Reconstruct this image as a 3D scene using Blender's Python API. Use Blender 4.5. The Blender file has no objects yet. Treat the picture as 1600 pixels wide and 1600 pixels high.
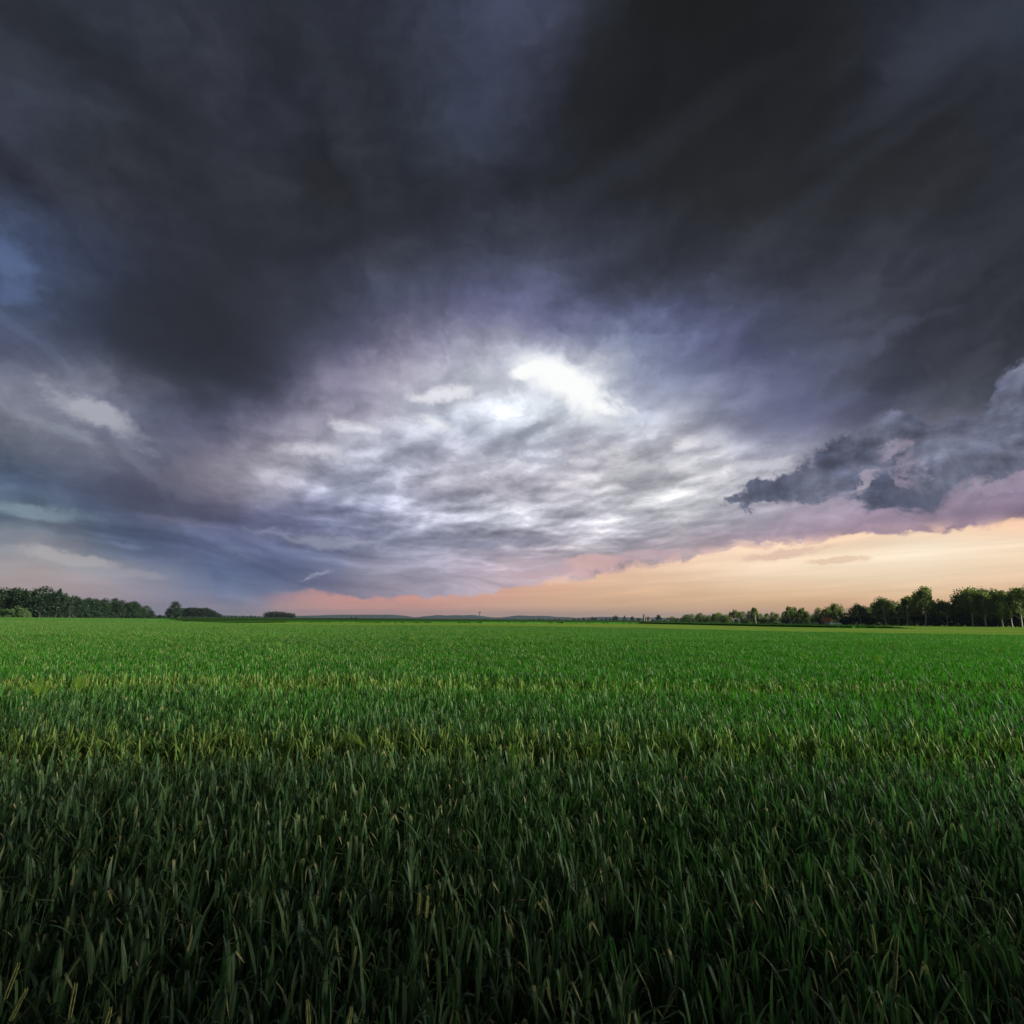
import bpy, bmesh, math, random
import numpy as np
from mathutils import Matrix, Vector, Euler

random.seed(7)
rng = np.random.default_rng(11)
scene = bpy.context.scene
R = math.radians

# ------------------------------------------------------------------ camera
EYE = 1.95
PITCH, ROLL = 11.8, 0.45
cam_data = bpy.data.cameras.new("camera")
cam = bpy.data.objects.new("camera", cam_data)
scene.collection.objects.link(cam)
cam_data.lens = 18.0
cam_data.sensor_width = 36.0
cam_data.clip_start = 0.05
cam_data.clip_end = 60000
CAM_ROT = Matrix.Rotation(R(90 + PITCH), 3, 'X') @ Matrix.Rotation(R(ROLL), 3, 'Z')
cam.matrix_world = Matrix.Translation((0, 0, EYE)) @ CAM_ROT.to_4x4()
scene.camera = cam
F = 800.0                                   # focal length in photo pixels (1600 wide)


def px_dir(px, py):
    """world direction of a photo pixel (1600 px frame)"""
    return (CAM_ROT @ Vector(((px - 800) / F, (800 - py) / F, -1.0))).normalized()


def dir_px(x, y, z):
    v = CAM_ROT.transposed() @ Vector((x, y, z))
    if v.z > -0.05:
        v.z = -0.05
    return 800 + F * v.x / -v.z, 800 - F * v.y / -v.z


def horizon(px):
    return 967 + (px - 800) * math.tan(R(ROLL))


def ground_at(px, dist):
    """ground point under a photo column at forward distance dist (metres)"""
    d = px_dir(px, horizon(px))
    return Vector((d.x / d.y * dist, dist, 0.0))


def lin(h):
    r = []
    for i in (0, 2, 4):
        c = int(h[i:i + 2], 16) / 255
        r.append(c / 12.92 if c <= 0.04045 else ((c + 0.055) / 1.055) ** 2.4)
    return tuple(r)


# ------------------------------------------------------------------ light and exposure
SUN_AZ, SUN_EL = 108.0, 13.0                 # degrees right of the view axis, above the horizon
sun_data = bpy.data.lights.new("sun", 'SUN')
sun_data.energy = 5.0
sun_data.angle = R(16)
sun_data.color = (1.0, 0.93, 0.78)
sun = bpy.data.objects.new("sun", sun_data)
scene.collection.objects.link(sun)
sd = Vector((math.sin(R(SUN_AZ)) * math.cos(R(SUN_EL)), math.cos(R(SUN_AZ)) * math.cos(R(SUN_EL)), math.sin(R(SUN_EL))))
sun.rotation_euler = (-sd).to_track_quat('-Z', 'Y').to_euler()
vs = scene.view_settings
vs.view_transform = 'Standard'
vs.look = 'None'
EXPO = 0.8
vs.exposure = EXPO
vs.gamma = 1.0
scene.cycles.max_bounces = 6
scene.cycles.diffuse_bounces = 2
scene.cycles.transmission_bounces = 3
scene.cycles.volume_bounces = 0
scene.cycles.sample_clamp_indirect = 4.0


# ------------------------------------------------------------------ small node language
class S:
    """a socket one can do arithmetic with"""
    def __init__(self, t, s):
        self.t, self.s = t, s

    def _m(self, op, *a, clamp=False):
        n = self.t.nodes.new('ShaderNodeMath')
        n.operation = op
        n.use_clamp = clamp
        for i, v in enumerate((self,) + a):
            if isinstance(v, S):
                self.t.links.new(v.s, n.inputs[i])
            else:
                n.inputs[i].default_value = v
        return S(self.t, n.outputs[0])

    def __add__(self, o): return self._m('ADD', o)
    def __radd__(self, o): return self._m('ADD', o)
    def __sub__(self, o): return self._m('SUBTRACT', o)
    def __rsub__(self, o): return (self * -1.0) + o
    def __mul__(self, o): return self._m('MULTIPLY', o)
    def __rmul__(self, o): return self._m('MULTIPLY', o)
    def __truediv__(self, o): return self._m('DIVIDE', o)
    def pow(self, o): return self._m('POWER', o)
    def abs(self): return self._m('ABSOLUTE')
    def max(self, o): return self._m('MAXIMUM', o)
    def min(self, o): return self._m('MINIMUM', o)
    def sqrt(self): return self._m('SQRT')
    def exp(self): return self._m('EXPONENT')

    def step(self, a, b, lo=0.0, hi=1.0, kind='SMOOTHSTEP'):
        n = self.t.nodes.new('ShaderNodeMapRange')
        n.interpolation_type = kind
        n.clamp = True
        self.t.links.new(self.s, n.inputs[0])
        for i, v in enumerate((a, b, lo, hi)):
            if isinstance(v, S):
                self.t.links.new(v.s, n.inputs[i + 1])
            else:
                n.inputs[i + 1].default_value = v
        return S(self.t, n.outputs[0])


def vec(t, x, y, z=0.0):
    n = t.nodes.new('ShaderNodeCombineXYZ')
    for i, v in enumerate((x, y, z)):
        if isinstance(v, S):
            t.links.new(v.s, n.inputs[i])
        else:
            n.inputs[i].default_value = v
    return S(t, n.outputs[0])


def grey(t, x):
    n = t.nodes.new('ShaderNodeCombineColor')
    for i in range(3):
        t.links.new(x.s, n.inputs[i])
    return S(t, n.outputs[0])


def rgb(t, v):
    n = t.nodes.new('ShaderNodeSeparateColor')
    t.links.new(v.s, n.inputs[0])
    return [S(t, o) for o in n.outputs]


def noise(t, v, scale, detail=4.0, rough=0.5, dist=0.0, color=False):
    n = t.nodes.new('ShaderNodeTexNoise')
    if v is not None:
        t.links.new(v.s, n.inputs['Vector'])
    n.inputs['Scale'].default_value = scale
    n.inputs['Detail'].default_value = detail
    n.inputs['Roughness'].default_value = rough
    n.inputs['Distortion'].default_value = dist
    return S(t, n.outputs['Color' if color else 'Fac'])


def xyz(t, v):
    n = t.nodes.new('ShaderNodeSeparateXYZ')
    t.links.new(v.s, n.inputs[0])
    return [S(t, o) for o in n.outputs]


def mixc(t, fac, a, b, blend='MIX'):
    n = t.nodes.new('ShaderNodeMix')
    n.data_type = 'RGBA'
    n.blend_type = blend
    n.clamp_factor = True
    for i, v in ((0, fac), (6, a), (7, b)):
        if isinstance(v, S):
            t.links.new(v.s, n.inputs[i])
        elif i == 0:
            n.inputs[i].default_value = v
        else:
            n.inputs[i].default_value = (*v[:3], 1)
    return S(t, n.outputs[2])


def ramp(t, v, stops, mode='LINEAR'):
    n = t.nodes.new('ShaderNodeValToRGB')
    cr = n.color_ramp
    cr.interpolation = mode
    while len(cr.elements) < len(stops):
        cr.elements.new(0.5)
    for e, (p, c) in zip(cr.elements, stops):
        e.position = p
    for e, (p, c) in zip(cr.elements, stops):
        e.color = (*c[:3], 1)
    t.links.new(v.s, n.inputs[0])
    return S(t, n.outputs[0])
# ------------------------------------------------------------------ sky (world, all in world directions)
CLOUD_Y = [0, 100, 200, 300, 400, 450, 500, 550, 600, 650, 700, 750, 800, 850, 900, 950]
CLOUD = """
2b2e36 30363f 323844 30343e 2f333c 2e323b 323642 3c4254 444a62 2f333c 1e2021 1c1e1f 1c1e20 1f2124 2a2e37 2f3440 38404c
2f343e 282b33 2b2e37 32363f 2d3039 2f333c 32363f 3a3f4f 40455a 26282e 1e2023 1d1e20 1e1f22 202226 2a2c34 2d313b 2f333d
3a3e50 2f3540 272a31 2c2f38 2f333e 2b2e37 2f333c 363c49 3a4050 26272b 202124 202225 202225 212225 232528 242529 292c33
2c2f38 2b2e36 292b32 282a31 2a2d35 25262a 2e3139 2e3138 26272a 2a2c33 282a30 252629 252629 232528 26282c 2c2e36 30333c
4a5a7c 434c66 343948 2c2f38 2a2c34 363944 383c48 414656 4a5064 474c5e 3b404c 383b46 343741 30333c 3a3e49 33363f 2f323a
4c5a78 444e68 363b4a 2a2d35 2e3139 41475a 474c60 50556c 5a5d78 50566c 464b5c 41465a 3a3e4a 3c404c 3a3d48 33363e 2c2e33
4e5a72 475068 363c4a 2a2c34 2e3138 484d60 5a5c78 63657f 72749a 666b8c 5a607e 505470 4c5068 484c5e 40444f 383b44 2e3036
5e6480 505a74 3a4152 2f323b 363b47 5e6080 7c7890 8a88a4 a4a4b8 8c94b0 6a7294 5e6486 606586 50556a 444856 383b44 303238
787c90 888a96 5c6278 3a3e4c 444a5c 706e8c a8a2b4 c4c6d4 e0e4ec e4e6ec 98a0ba 8890ae 6c7090 565a70 464a58 32353c 484d5a
7c808e 8c8f9e 8084a0 4e5266 5e6080 a09aac c4c4d4 b4bac8 d0d8e4 dce2ea a4aaba 9498ac 74789a 5c6080 5c6072 50545f 4c505e
50596a 7c808c 6a6e80 5c6074 9890a0 bcbcca b4b8c8 a4abc0 b0b8c8 b0b0be c0c0c8 bcbcc8 a0a2b2 8a8ca0 948ea0 948496 a496a8
4c6080 4a5470 525468 6a6678 a8a2ae a4a8ba a0a4b8 b0aebc b8b4c0 c8c4cc d0d0d4 d0d0d4 b4b2bc a8a2b0 a498a8 948a9c 8c809a
788c9c 566480 454c62 505268 646688 8086a2 9498b0 a4a4b4 b4b8c4 b4b4c0 b8bac2 b4b6be a8a6b4 a090a8 948098 887890 806c88
6c8098 5c7088 505f7c 62688a 5c6284 646a88 787e9a 888ca2 9c98aa b0acb8 a8a4b0 b09ea8 a890a0 b098a8 a88c94 b09090 b09090
7c8894 8090a0 7080a0 5e6e90 5a6890 667090 8c8898 a098a8 b8a4ae c0a8a8 c0a8a8 c0a8a8 c0a8a8 c0a8a8 c0a8a8 c0a8a8 c0a8a8
908c94 8c909c 80849c 707c98 74809c 8a8098 9c8c9c a098a8 b8a4ae c0a8a8 c0a8a8 c0a8a8 c0a8a8 c0a8a8 c0a8a8 c0a8a8 c0a8a8
"""
CLEAR_Y = [820, 850, 870, 890, 910, 930, 950, 970]
CLEAR = """
b0aeb0 b4b0b0 9c9ea8 8890a8 8a90a8 a8a0ac b8a8b0 c0b0b0 d8bcb0 e8c8b8 f0d0c0 f8dcc8 f8e0c8 fcdcc0 fcdcc0 fcdcc0 f8d4b8
a8a6a8 b8b4b4 a4a2a8 8890a8 8a90a8 a8a0ac b8a8b0 c0b0b0 d8bcb0 e8c8b8 f0d0c0 f8dcc8 f8e0c8 fce0c4 fcf0dc fcf4e0 fcf0dc
aaa6a8 b0acac a8a2a6 848ca6 888ea6 a8a0ac b8a8b0 c4b0ac d8bcb0 e8c8b8 e8ccbc f8dcc4 fcecd4 fcf2dc fcf4e4 faeed8 f6e6ca
a8a2a6 aca6a8 a8a2a6 808aa4 848ca6 a498a8 b8a4a8 ccb0a8 e0c0ac e8c8b4 e8ccb4 f8e4cc faecd8 f8ecd4 f6ead4 f4e4c8 f4dec0
a89fa4 aaa0a4 a098a2 7e88a2 8288a2 b098a4 c89ea0 d0a8a0 dcb49e e4c0a4 e4c8ae ecd0b0 f0dcbe f0dcbe f2dec0 f0dabc f0d4b4
a89ca0 a89ca0 9a929e 8086a2 a890a4 c89898 d09a92 d4a29a dab09c dcb898 dcbc9a e4c49e e6c8a0 eccca4 eccfa8 ecd0a8 ecc8a0
a4949a a0929a 968e9e 8c88a2 b49aa0 d0a098 d49c92 d6aa98 d8b298 dab694 dcba96 deba94 e2be94 e4b88a e6be90 e6ba90 e6b68e
a4949a a0929a 9a90a0 9c90a2 b89aa0 d4a698 d8a898 d8b09a d8b494 dab694 dcb890 dcb690 e0b488 e0b080 e6b888 e4b48a e4b088
"""
EDGE = [(-400, 860), (0, 866), (60, 860), (150, 886), (250, 906), (320, 932), (360, 952), (400, 946), (450, 937), (600, 933), (700, 930),
        (800, 922), (900, 909), (960, 893), (1000, 885), (1100, 868), (1200, 853), (1300, 846), (1400, 838), (1500, 829), (1600, 822), (2000, 790)]


def table(txt, ys, tint=(1, 1, 1)):
    rows = [[lin(h) for h in r.split()] for r in txt.split('\n') if r.strip()]
    a = np.array(rows) * np.array(tint)

    def get(px, py):
        px = min(max(px, 0), 1600) / 100.0
        py = min(max(py, ys[0]), ys[-1])
        i = min(int(px), 15)
        fx = px - i
        j = max(k for k in range(len(ys) - 1) if ys[k] <= py)
        fy = (py - ys[j]) / (ys[j + 1] - ys[j])
        return tuple((a[j, i] * (1 - fx) + a[j, i + 1] * fx) * (1 - fy) + (a[j + 1, i] * (1 - fx) + a[j + 1, i + 1] * fx) * fy)
    return get


def st_of(px, py):
    d = px_dir(px, py)
    return d.x / (1 + d.y), d.z / (1 + d.y)


def st_dir(s, t):
    k = 2 / (1 + s * s + t * t)
    return k * s, k - 1, k * t


world = bpy.data.worlds.new("World")
scene.world = world
world.use_nodes = True
wt = world.node_tree
wt.nodes.clear()
tc = wt.nodes.new('ShaderNodeTexCoord')
D = S(wt, tc.outputs['Generated'])
dx, dy, dz = xyz(wt, D)
den = (dy + 1.0).max(0.35)
s0 = dx / den
t0 = dz / den

# domain warp
wA = noise(wt, vec(wt, s0 * 6.0, t0 * 10.0, 3.1), 1.0, 4.0, 0.55, color=True)
wx, wy, wz = rgb(wt, wA)
# torn, many-octave warp: what makes the edges read as vapour
twn = rgb(wt, noise(wt, vec(wt, s0, t0 * 1.1, 6.0), 20.0, 8.0, 0.64, 0.2, color=True))
tw = [twn[0] - 0.5, twn[1] - 0.5, twn[2] - 0.5]
# cloud deck coordinates: the direction cut with a level deck overhead
hh = dz.max(0.0) + 0.10
qx, qy = dx / hh, dy / hh
Q = vec(wt, qx, qy)
# rolls of cloud that fall away to both sides of the opening (chevron)
chev = t0 - (((s0 - 0.01) * (s0 - 0.01) + 0.012).sqrt() * 0.50 - 0.055) * t0.step(0.0, 0.22, 0.12, 1.0)
ck = t0.max(0.0) + 0.34
chl = (chev + 0.075).max(0.008)._m('LOGARITHM', math.e)
sx = s0 * 1.5 / ck
ST = vec(wt, sx * 2.0 + (wz - 0.5) * 0.35 + tw[0] * 0.35, chl * 0.85 + (wy - 0.5) * 0.25 + tw[1] * 0.3)

amp = t0.step(0.0, 0.25, 0.15, 1.0)
s1 = s0 + ((wx - 0.5) * 0.075 + tw[0] * 0.050) * amp
t1 = t0 + ((wy - 0.5) * 0.07 + tw[1] * 0.042) * amp
wB = noise(wt, ST, 1.6, 3.0, 0.5)
t1 = t1 + (wB - 0.5) * amp * 0.05


def field(get, tmax, nt, smin, smax, ns, sv, tv, mode='B_SPLINE'):
    out = None
    ds = (smax - smin) / (ns - 1)
    tt = tv / tmax
    for i in range(ns):
        s = smin + i * ds
        stops = []
        for j in range(nt):
            t = tmax * j / (nt - 1)
            stops.append((j / (nt - 1), get(*dir_px(*st_dir(s, t)))))
        c = ramp(wt, tt, stops, mode)
        if out is None:
            out = c
        else:
            out = mixc(wt, sv.step(s - ds, s, kind='LINEAR'), out, c)
    return out


cloud = field(table(CLOUD, CLOUD_Y), 0.56, 30, -0.414, 0.414, 18, s1, t1)
clear = field(table(CLEAR, CLEAR_Y, (1.05, 0.955, 0.88)), 0.14, 14, -0.414, 0.414, 14, s0 + (wx - 0.5) * 0.02, t0 + (wy - 0.5) * 0.004)

# relief inside the cloud layer
nz1 = noise(wt, ST, 2.6, 8.0, 0.57, 0.6)
iso = noise(wt, vec(wt, s0 + tw[0] * 0.05 + chl * 0.03, t0 * 1.35 + tw[1] * 0.05, 8.0), 5.0, 8.0, 0.57, 0.25)
iso2 = noise(wt, vec(wt, s0 + tw[0] * 0.05 + chl * 0.03 - 0.006, t0 * 1.35 + tw[1] * 0.05 + 0.010, 8.0), 5.0, 8.0, 0.57, 0.25)
streak = nz1 * 0.55 + iso * 0.45 + (iso - iso2) * 0.7
nz2 = noise(wt, vec(wt, qx * 1.0 + tw[0] * 0.16, qy * 0.8 + qx * 0.25 + tw[1] * 0.2, 0.4), 2.5, 7.0, 0.51, 0.0)
nz2b = noise(wt, vec(wt, qx * 1.0 + tw[0] * 0.16 + 0.02, qy * 0.8 + qx * 0.25 + tw[1] * 0.2 + 0.08, 0.4), 2.5, 7.0, 0.51, 0.0)
mott = nz2 * 0.9 + (nz2 - nz2b) * 0.7 + 0.05
cs, ct = st_of(800, 740)
rr = (((s0 - cs) / 0.27).pow(2.0) + ((t0 - ct) / 0.100).pow(2.0)).sqrt()
reg = rr.step(0.55, 1.35, 1.0, 0.0)
det = streak + (mott - streak) * reg
kamp = reg * 0.15 + 1.38
mul = ((det - 0.530 + reg * 0.030) * kamp * 1.9).exp()
low = t0.step(0.02, 0.10)
lw = noise(wt, vec(wt, s0 * 2.2 + (wz - 0.5) * 0.25, (t0 + s0 * 0.14) * 15.0 + (wx - 0.5) * 0.8, 2.5), 2.2, 7.0, 0.55, 0.4)
mul = (mul - 1.0) * (low * 0.8 + 0.2) + 1.0
mul = mul * ((lw - 0.47) * t0.step(0.17, 0.06, 0.0, 2.6) * s0.step(0.30, 0.05, 0.35, 1.0)).exp()
mulc = wt.nodes.new('ShaderNodeCombineColor')
for i_, p_ in enumerate((1.03, 1.01, 0.93)):
    wt.links.new(mul.pow(p_).s, mulc.inputs[i_])
cloud = mixc(wt, 1.0, cloud, S(wt, mulc.outputs[0]), 'MULTIPLY')


WARP = {}


def mound(base, px, py, rx, ry, rot):
    s, t = st_of(px, py)
    m = wt.nodes.new('ShaderNodeMapping')
    m.vector_type = 'TEXTURE'
    wt.links.new(base.s, m.inputs['Vector'])
    m.inputs['Location'].default_value = (s, t, 0)
    m.inputs['Rotation'].default_value = (0, 0, R(rot))
    k = 0.84 / 1600
    m.inputs['Scale'].default_value = (rx * k, ry * k, 1)
    g = wt.nodes.new('ShaderNodeTexGradient')
    g.gradient_type = 'SPHERICAL'
    wt.links.new(m.outputs[0], g.inputs[0])
    return S(wt, g.outputs['Fac'])


def blob(px, py, rx, ry, rot, ws=1.0):
    """soft 0..1 mound in the sky around a direction"""
    ws = 0.3 if ws < 0.4 else 0.9
    if ws not in WARP:
        WARP[ws] = vec(wt, s0 + (wx - 0.5) * (0.045 * ws) + tw[0] * (0.02 + 0.05 * ws), t0 + (wy - 0.5) * (0.035 * ws) + tw[1] * (0.012 + 0.03 * ws), 0.0)
    return mound(WARP[ws], px, py, rx * 1.8, ry * 1.8, rot)


def puff(x):                       # fine torn edge noise
    return noise(wt, vec(wt, s0, t0 * 1.25, x), 26.0, 7.0, 0.6, 0.4)


# bright hole
pf = puff(1.0)
mfine = noise(wt, vec(wt, s0 * 0.8, t0 * 2.2 + s0 * 0.3, 3.0), 16.0, 6.0, 0.56, 0.5)
WH = vec(wt, s0 + tw[0] * 0.075 + (wx - 0.5) * 0.02, t0 + tw[1] * 0.05, 0.0)
h = mound(WH, 885, 600, 165, 66, -28).max(mound(WH, 835, 580, 80, 34, 5)).max(mound(WH, 950, 628, 80, 30, -18) * 0.8)
cloud = mixc(wt, h.step(0.0, 0.75, 0.0, 0.75), cloud, lin('dbe2ee'))
cloud = mixc(wt, h.step(0.22, 0.72), cloud, lin('feffff'))
for (px, py, rx, ry, ro, st, hx) in [
        (690, 615, 60, 16, 12, .75, 'f4f4fa'), (670, 672, 55, 20, -12, .85, 'f8f8fc'), (570, 668, 60, 14, -12, .8, 'ececf4'),
        (500, 705, 60, 14, -14, .6, 'e4e0ea'), (960, 725, 40, 16, 0, .7, 'f0ecf0'), (1058, 695, 28, 16, 20, .7, 'f0ecf2'),
        (1130, 745, 14, 18, -30, .7, 'f8f6fa'), (760, 765, 70, 12, -10, .5, 'd8d4de'), (1190, 722, 70, 9, 8, .6, 'd4d4de'),
        (150, 640, 95, 18, -27, .75, 'b0b2bc'), (105, 672, 75, 14, -20, .45, '9ca2b0'), (30, 800, 90, 14, -5, .5, '94a8b4'),
        (205, 848, 60, 6, -6, .3, '8496b4'), (280, 812, 50, 9, -8, .3, '8c8aa4'), (10, 425, 40, 40, 0, .6, '5c6e96'),
        (520, 850, 120, 13, -5, .45, 'a8acc0'), (600, 854, 70, 6, 0, .4, 'b0b0c2'), (490, 911, 26, 5, 22, .55, 'b0b4c8'),
        (380, 868, 60, 7, -3, .3, '8290b0'), (430, 836, 60, 5, -10, .4, '8c92ae'), (520, 460, 40, 22, -30, .35, '50566a')]:
    b = blob(px, py, rx, ry, ro, 0.5)
    b = b * ((mfine - 0.5) * 3.2 + (streak - 0.5) * 1.5 + 1.15)
    cloud = mixc(wt, b.step(0.25, 1.1, 0.0, st), cloud, lin(hx))

# dark masses with defined bellies
for (px, py, rx, ry, ro, st, hx) in [
        (300, 540, 170, 85, -8, .75, '2a2d35'), (430, 440, 140, 90, -20, .5, '2b2e36'), (600, 500, 130, 40, 12, .4, '484c5f'), (1050, 240, 260, 70, 24, .4, '222325'), (1400, 330, 200, 60, 10, .35, '26282c'), (760, 150, 60, 120, -10, .35, '454c62'), (1120, 345, 300, 36, 24, .5, '222428'), (970, 262, 240, 30, 27, .25, '3b404c'), (1490, 75, 170, 34, 30, .35, '3c4250'), (600, 345, 190, 26, 24, .5, '25272d'), (1400, 215, 230, 16, 27, .35, '30343e'), (1450, 520, 160, 24, 28, .35, '2e313a'), (1330, 560, 120, 12, 24, .35, '585c74'), (120, 80, 140, 28, -22, .45, '262931'), (240, 175, 60, 24, -20, .5, '24262a'),
        (500, 285, 45, 30, 0, .45, '26272a'), (1290, 490, 90, 50, 20, .2, '33363f'), (1130, 90, 280, 110, 20, .35, '1e1f21'),
        (1240, 650, 110, 30, 10, .45, '5a5e78'), (250, 790, 130, 22, -8, .5, '484c60'), (900, 690, 110, 9, 6, .55, '9496a8'),
        (860, 715, 90, 7, 0, .45, '9094a8'), (620, 770, 110, 8, -6, .45, '8a90a8'), (760, 845, 150, 9, 2, .5, '84889e')]:
    b = blob(px, py, rx, ry, ro, 0.7)
    b = b * ((streak - 0.5) * 2.0 + 1.3)
    cloud = mixc(wt, b.step(0.15, 1.1, 0.0, st), cloud, lin(hx))

# torn scud cloud hanging on the right
sc1 = None
RAW = vec(wt, s0 + tw[0] * 0.085, t0 + tw[1] * 0.075, 0.0)
for (px, py, rx, ry, ro) in [(1235, 760, 70, 30, 14), (1310, 735, 70, 34, 20), (1400, 690, 75, 42, 10), (1480, 690, 75, 38, 14),
                             (1560, 655, 75, 36, 22), (1640, 615, 75, 40, 22), (1440, 765, 42, 45, -10), (1390, 760, 55, 30, 0), (1500, 740, 34, 28, 30), (1540, 690, 60, 44, 15), (1610, 665, 70, 48, 20), (1350, 700, 60, 36, 25), (1195, 782, 48, 15, 14), (1270, 755, 70, 30, 18)]:
    m = mound(RAW, px, py, rx * 2, ry * 2, ro) * 2.0 - 1.0
    sc1 = m if sc1 is None else sc1.max(m)


def scudn(ox, oy):
    return noise(wt, vec(wt, s0 + ox, (t0 + oy) * 1.1, 7.0), 15.0, 7.0, 0.58, 0.3)


sn = scudn(0, 0)
sn2 = scudn(-0.005, 0.007)
lowedge = noise(wt, vec(wt, s0 * 0.9, t0 * 0.7, 2.0), 34.0, 6.0, 0.65, 1.2)
d_sc = sc1 * 1.15 + (sn - 0.5) * 0.9 + 0.30
m_sc = d_sc.step(-0.06, 0.42)
shade = ((sn - sn2) * 4.0).exp() * (sn * 0.5 + 0.74) * (d_sc.step(0.1, 0.9, 1.12, 0.95))
top = noise(wt, vec(wt, s0 + tw[0] * 0.04, t0 * 1.4 + tw[1] * 0.04, 9.0), 13.0, 4.0, 0.5)
cs_col = mixc(wt, top.step(0.35, 0.65), lin('50556a'), lin('72768a'))
cs_col = mixc(wt, 1.0, cs_col, grey(wt, shade), 'MULTIPLY')
cloud = mixc(wt, m_sc, cloud, cs_col)
# pale torn windows in the scud
wnd = (mound(RAW, 1405, 703, 46, 18, 20).max(mound(RAW, 1350, 742, 70, 16, 26)).max(mound(RAW, 1432, 740, 16, 48, 30) * 0.8)
       .max(mound(RAW, 1300, 765, 40, 12, 10) * 0.7)).max(mound(RAW, 1610, 738, 110, 26, 14) * 1.2)
wnd = wnd * ((lowedge - 0.5) * 4.0 + 1.5)
cloud = mixc(wt, wnd.step(0.25, 1.2, 0.0, 0.5), cloud, mixc(wt, sn.step(0.4, 0.65), lin('a899ae'), lin('dccfda')))
pink = blob(1500, 790, 220, 26, 8, 1.0) * ((lowedge - 0.5) * 1.5 + 1.0)
cloud = mixc(wt, (pink.step(0.3, 1.2, 0.0, 0.3)) * (1.0 - m_sc * 0.6), cloud, lin('a294a4'))

# cloud base line against the clear band
fc = wt.nodes.new('ShaderNodeFloatCurve')
cv = fc.mapping.curves[0]
pts = [(st_of(px, py)[0], st_of(px, py)[1]) for px, py in EDGE]
while len(cv.points) < len(pts):
    cv.points.new(0.5, 0.5)
for p, (s, t) in zip(cv.points, pts):
    p.location = (min(max((s + 0.7) / 1.4, 0), 1), min(max(t / 0.2, 0), 1))
fc.mapping.update()
sn_ = (s0 + 0.7) / 1.4
wt.links.new(sn_.s, fc.inputs['Value'])
edge = S(wt, fc.outputs[0]) * 0.2
en = noise(wt, vec(wt, s0 * 1.0, t0 * 2.6, 0.0), 13.0, 7.0, 0.58, 0.4)
en2 = noise(wt, vec(wt, s0 * 1.0, t0 * 1.3, 4.0), 40.0, 5.0, 0.6, 0.5)
sep = t0 - edge + (en - 0.5) * 0.020 + (en2 - 0.5) * 0.008 + tw[1] * 0.030
soft = s0.step(-0.30, -0.18, 0.030, 0.0)
m_cl = sep.step(soft * -1.0 - 0.0008, soft + 0.0038)
# thin bars inside the clear band
bar = noise(wt, vec(wt, s0 * 1.2 + 3.0, (t0 - s0 * 0.06) * 16.0, 1.0), 6.0, 5.0, 0.55, 0.4)
bm = ((bar - 0.5) * 0.55).exp()
clear = mixc(wt, 1.0, clear, grey(wt, bm), 'MULTIPLY')
# lit rim just under the base
rim = (t0 - edge).abs().step(0.0, 0.012, 1.0, 0.0) * s0.step(0.0, 0.12)
cloudw = mixc(wt, rim * (en2.step(0.45, 0.65)) * 0.7, cloud, lin('f0c8b4'))
col = mixc(wt, m_cl, clear, cloudw)
for (px, py, rx, ry, ro, st, hx) in [(865, 908, 22, 8, 10, .9, 'f0c8b4'), (925, 882, 60, 16, 8, .8, 'dcb4b2'), (850, 893, 60, 9, 6, .7, 'c4a8b0'), (1010, 868, 60, 8, 4, .6, 'c8a8b0'), (1230, 868, 60, 7, 8, .6, 'dcb8a8'),
                                     (1170, 853, 24, 8, -10, .7, 'f0ccb8'), (1310, 880, 40, 5, 0, .7, 'e4c4a8'), (830, 880, 60, 16, 0, .6, 'b8a8b4'),
                                     (100, 870, 60, 10, -8, .6, 'b8b4b4'), (170, 893, 80, 8, -6, .35, 'a8a8ac')]:
    b = blob(px, py, rx, ry, ro, 0.25)
    b = b * ((en2 - 0.5) * 3.0 + 1.3)
    col = mixc(wt, b.step(0.3, 0.8, 0.0, st), col, lin(hx))

# the clear air itself comes from the sky model, seen faintly where the deck is open
nish = wt.nodes.new('ShaderNodeTexSky')
nish.sky_type = 'NISHITA'
nish.sun_disc = False
nish.sun_elevation = R(SUN_EL)
nish.sun_rotation = R(SUN_AZ)
nish.air_density = 1.5
nish.dust_density = 3.0
nk = (1.0 - m_cl) * 0.0004
col = mixc(wt, 1.0, col, mixc(wt, nk, (0, 0, 0), S(wt, nish.outputs[0])), 'ADD')
bg = wt.nodes.new('ShaderNodeBackground')
wt.links.new(col.s, bg.inputs['Color'])
bg.inputs['Strength'].default_value = 2 ** -EXPO
wo = wt.nodes.new('ShaderNodeOutputWorld')
wt.links.new(bg.outputs[0], wo.inputs['Surface'])
world.cycles.sampling_method = 'MANUAL'
world.cycles.sample_map_resolution = 512
# ------------------------------------------------------------------ materials
def material(name):
    m = bpy.data.materials.new(name)
    m.use_nodes = True
    t = m.node_tree
    t.nodes.clear()
    return m, t


def out(t, sh):
    o = t.nodes.new('ShaderNodeOutputMaterial')
    t.links.new(sh, o.inputs['Surface'])


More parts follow.
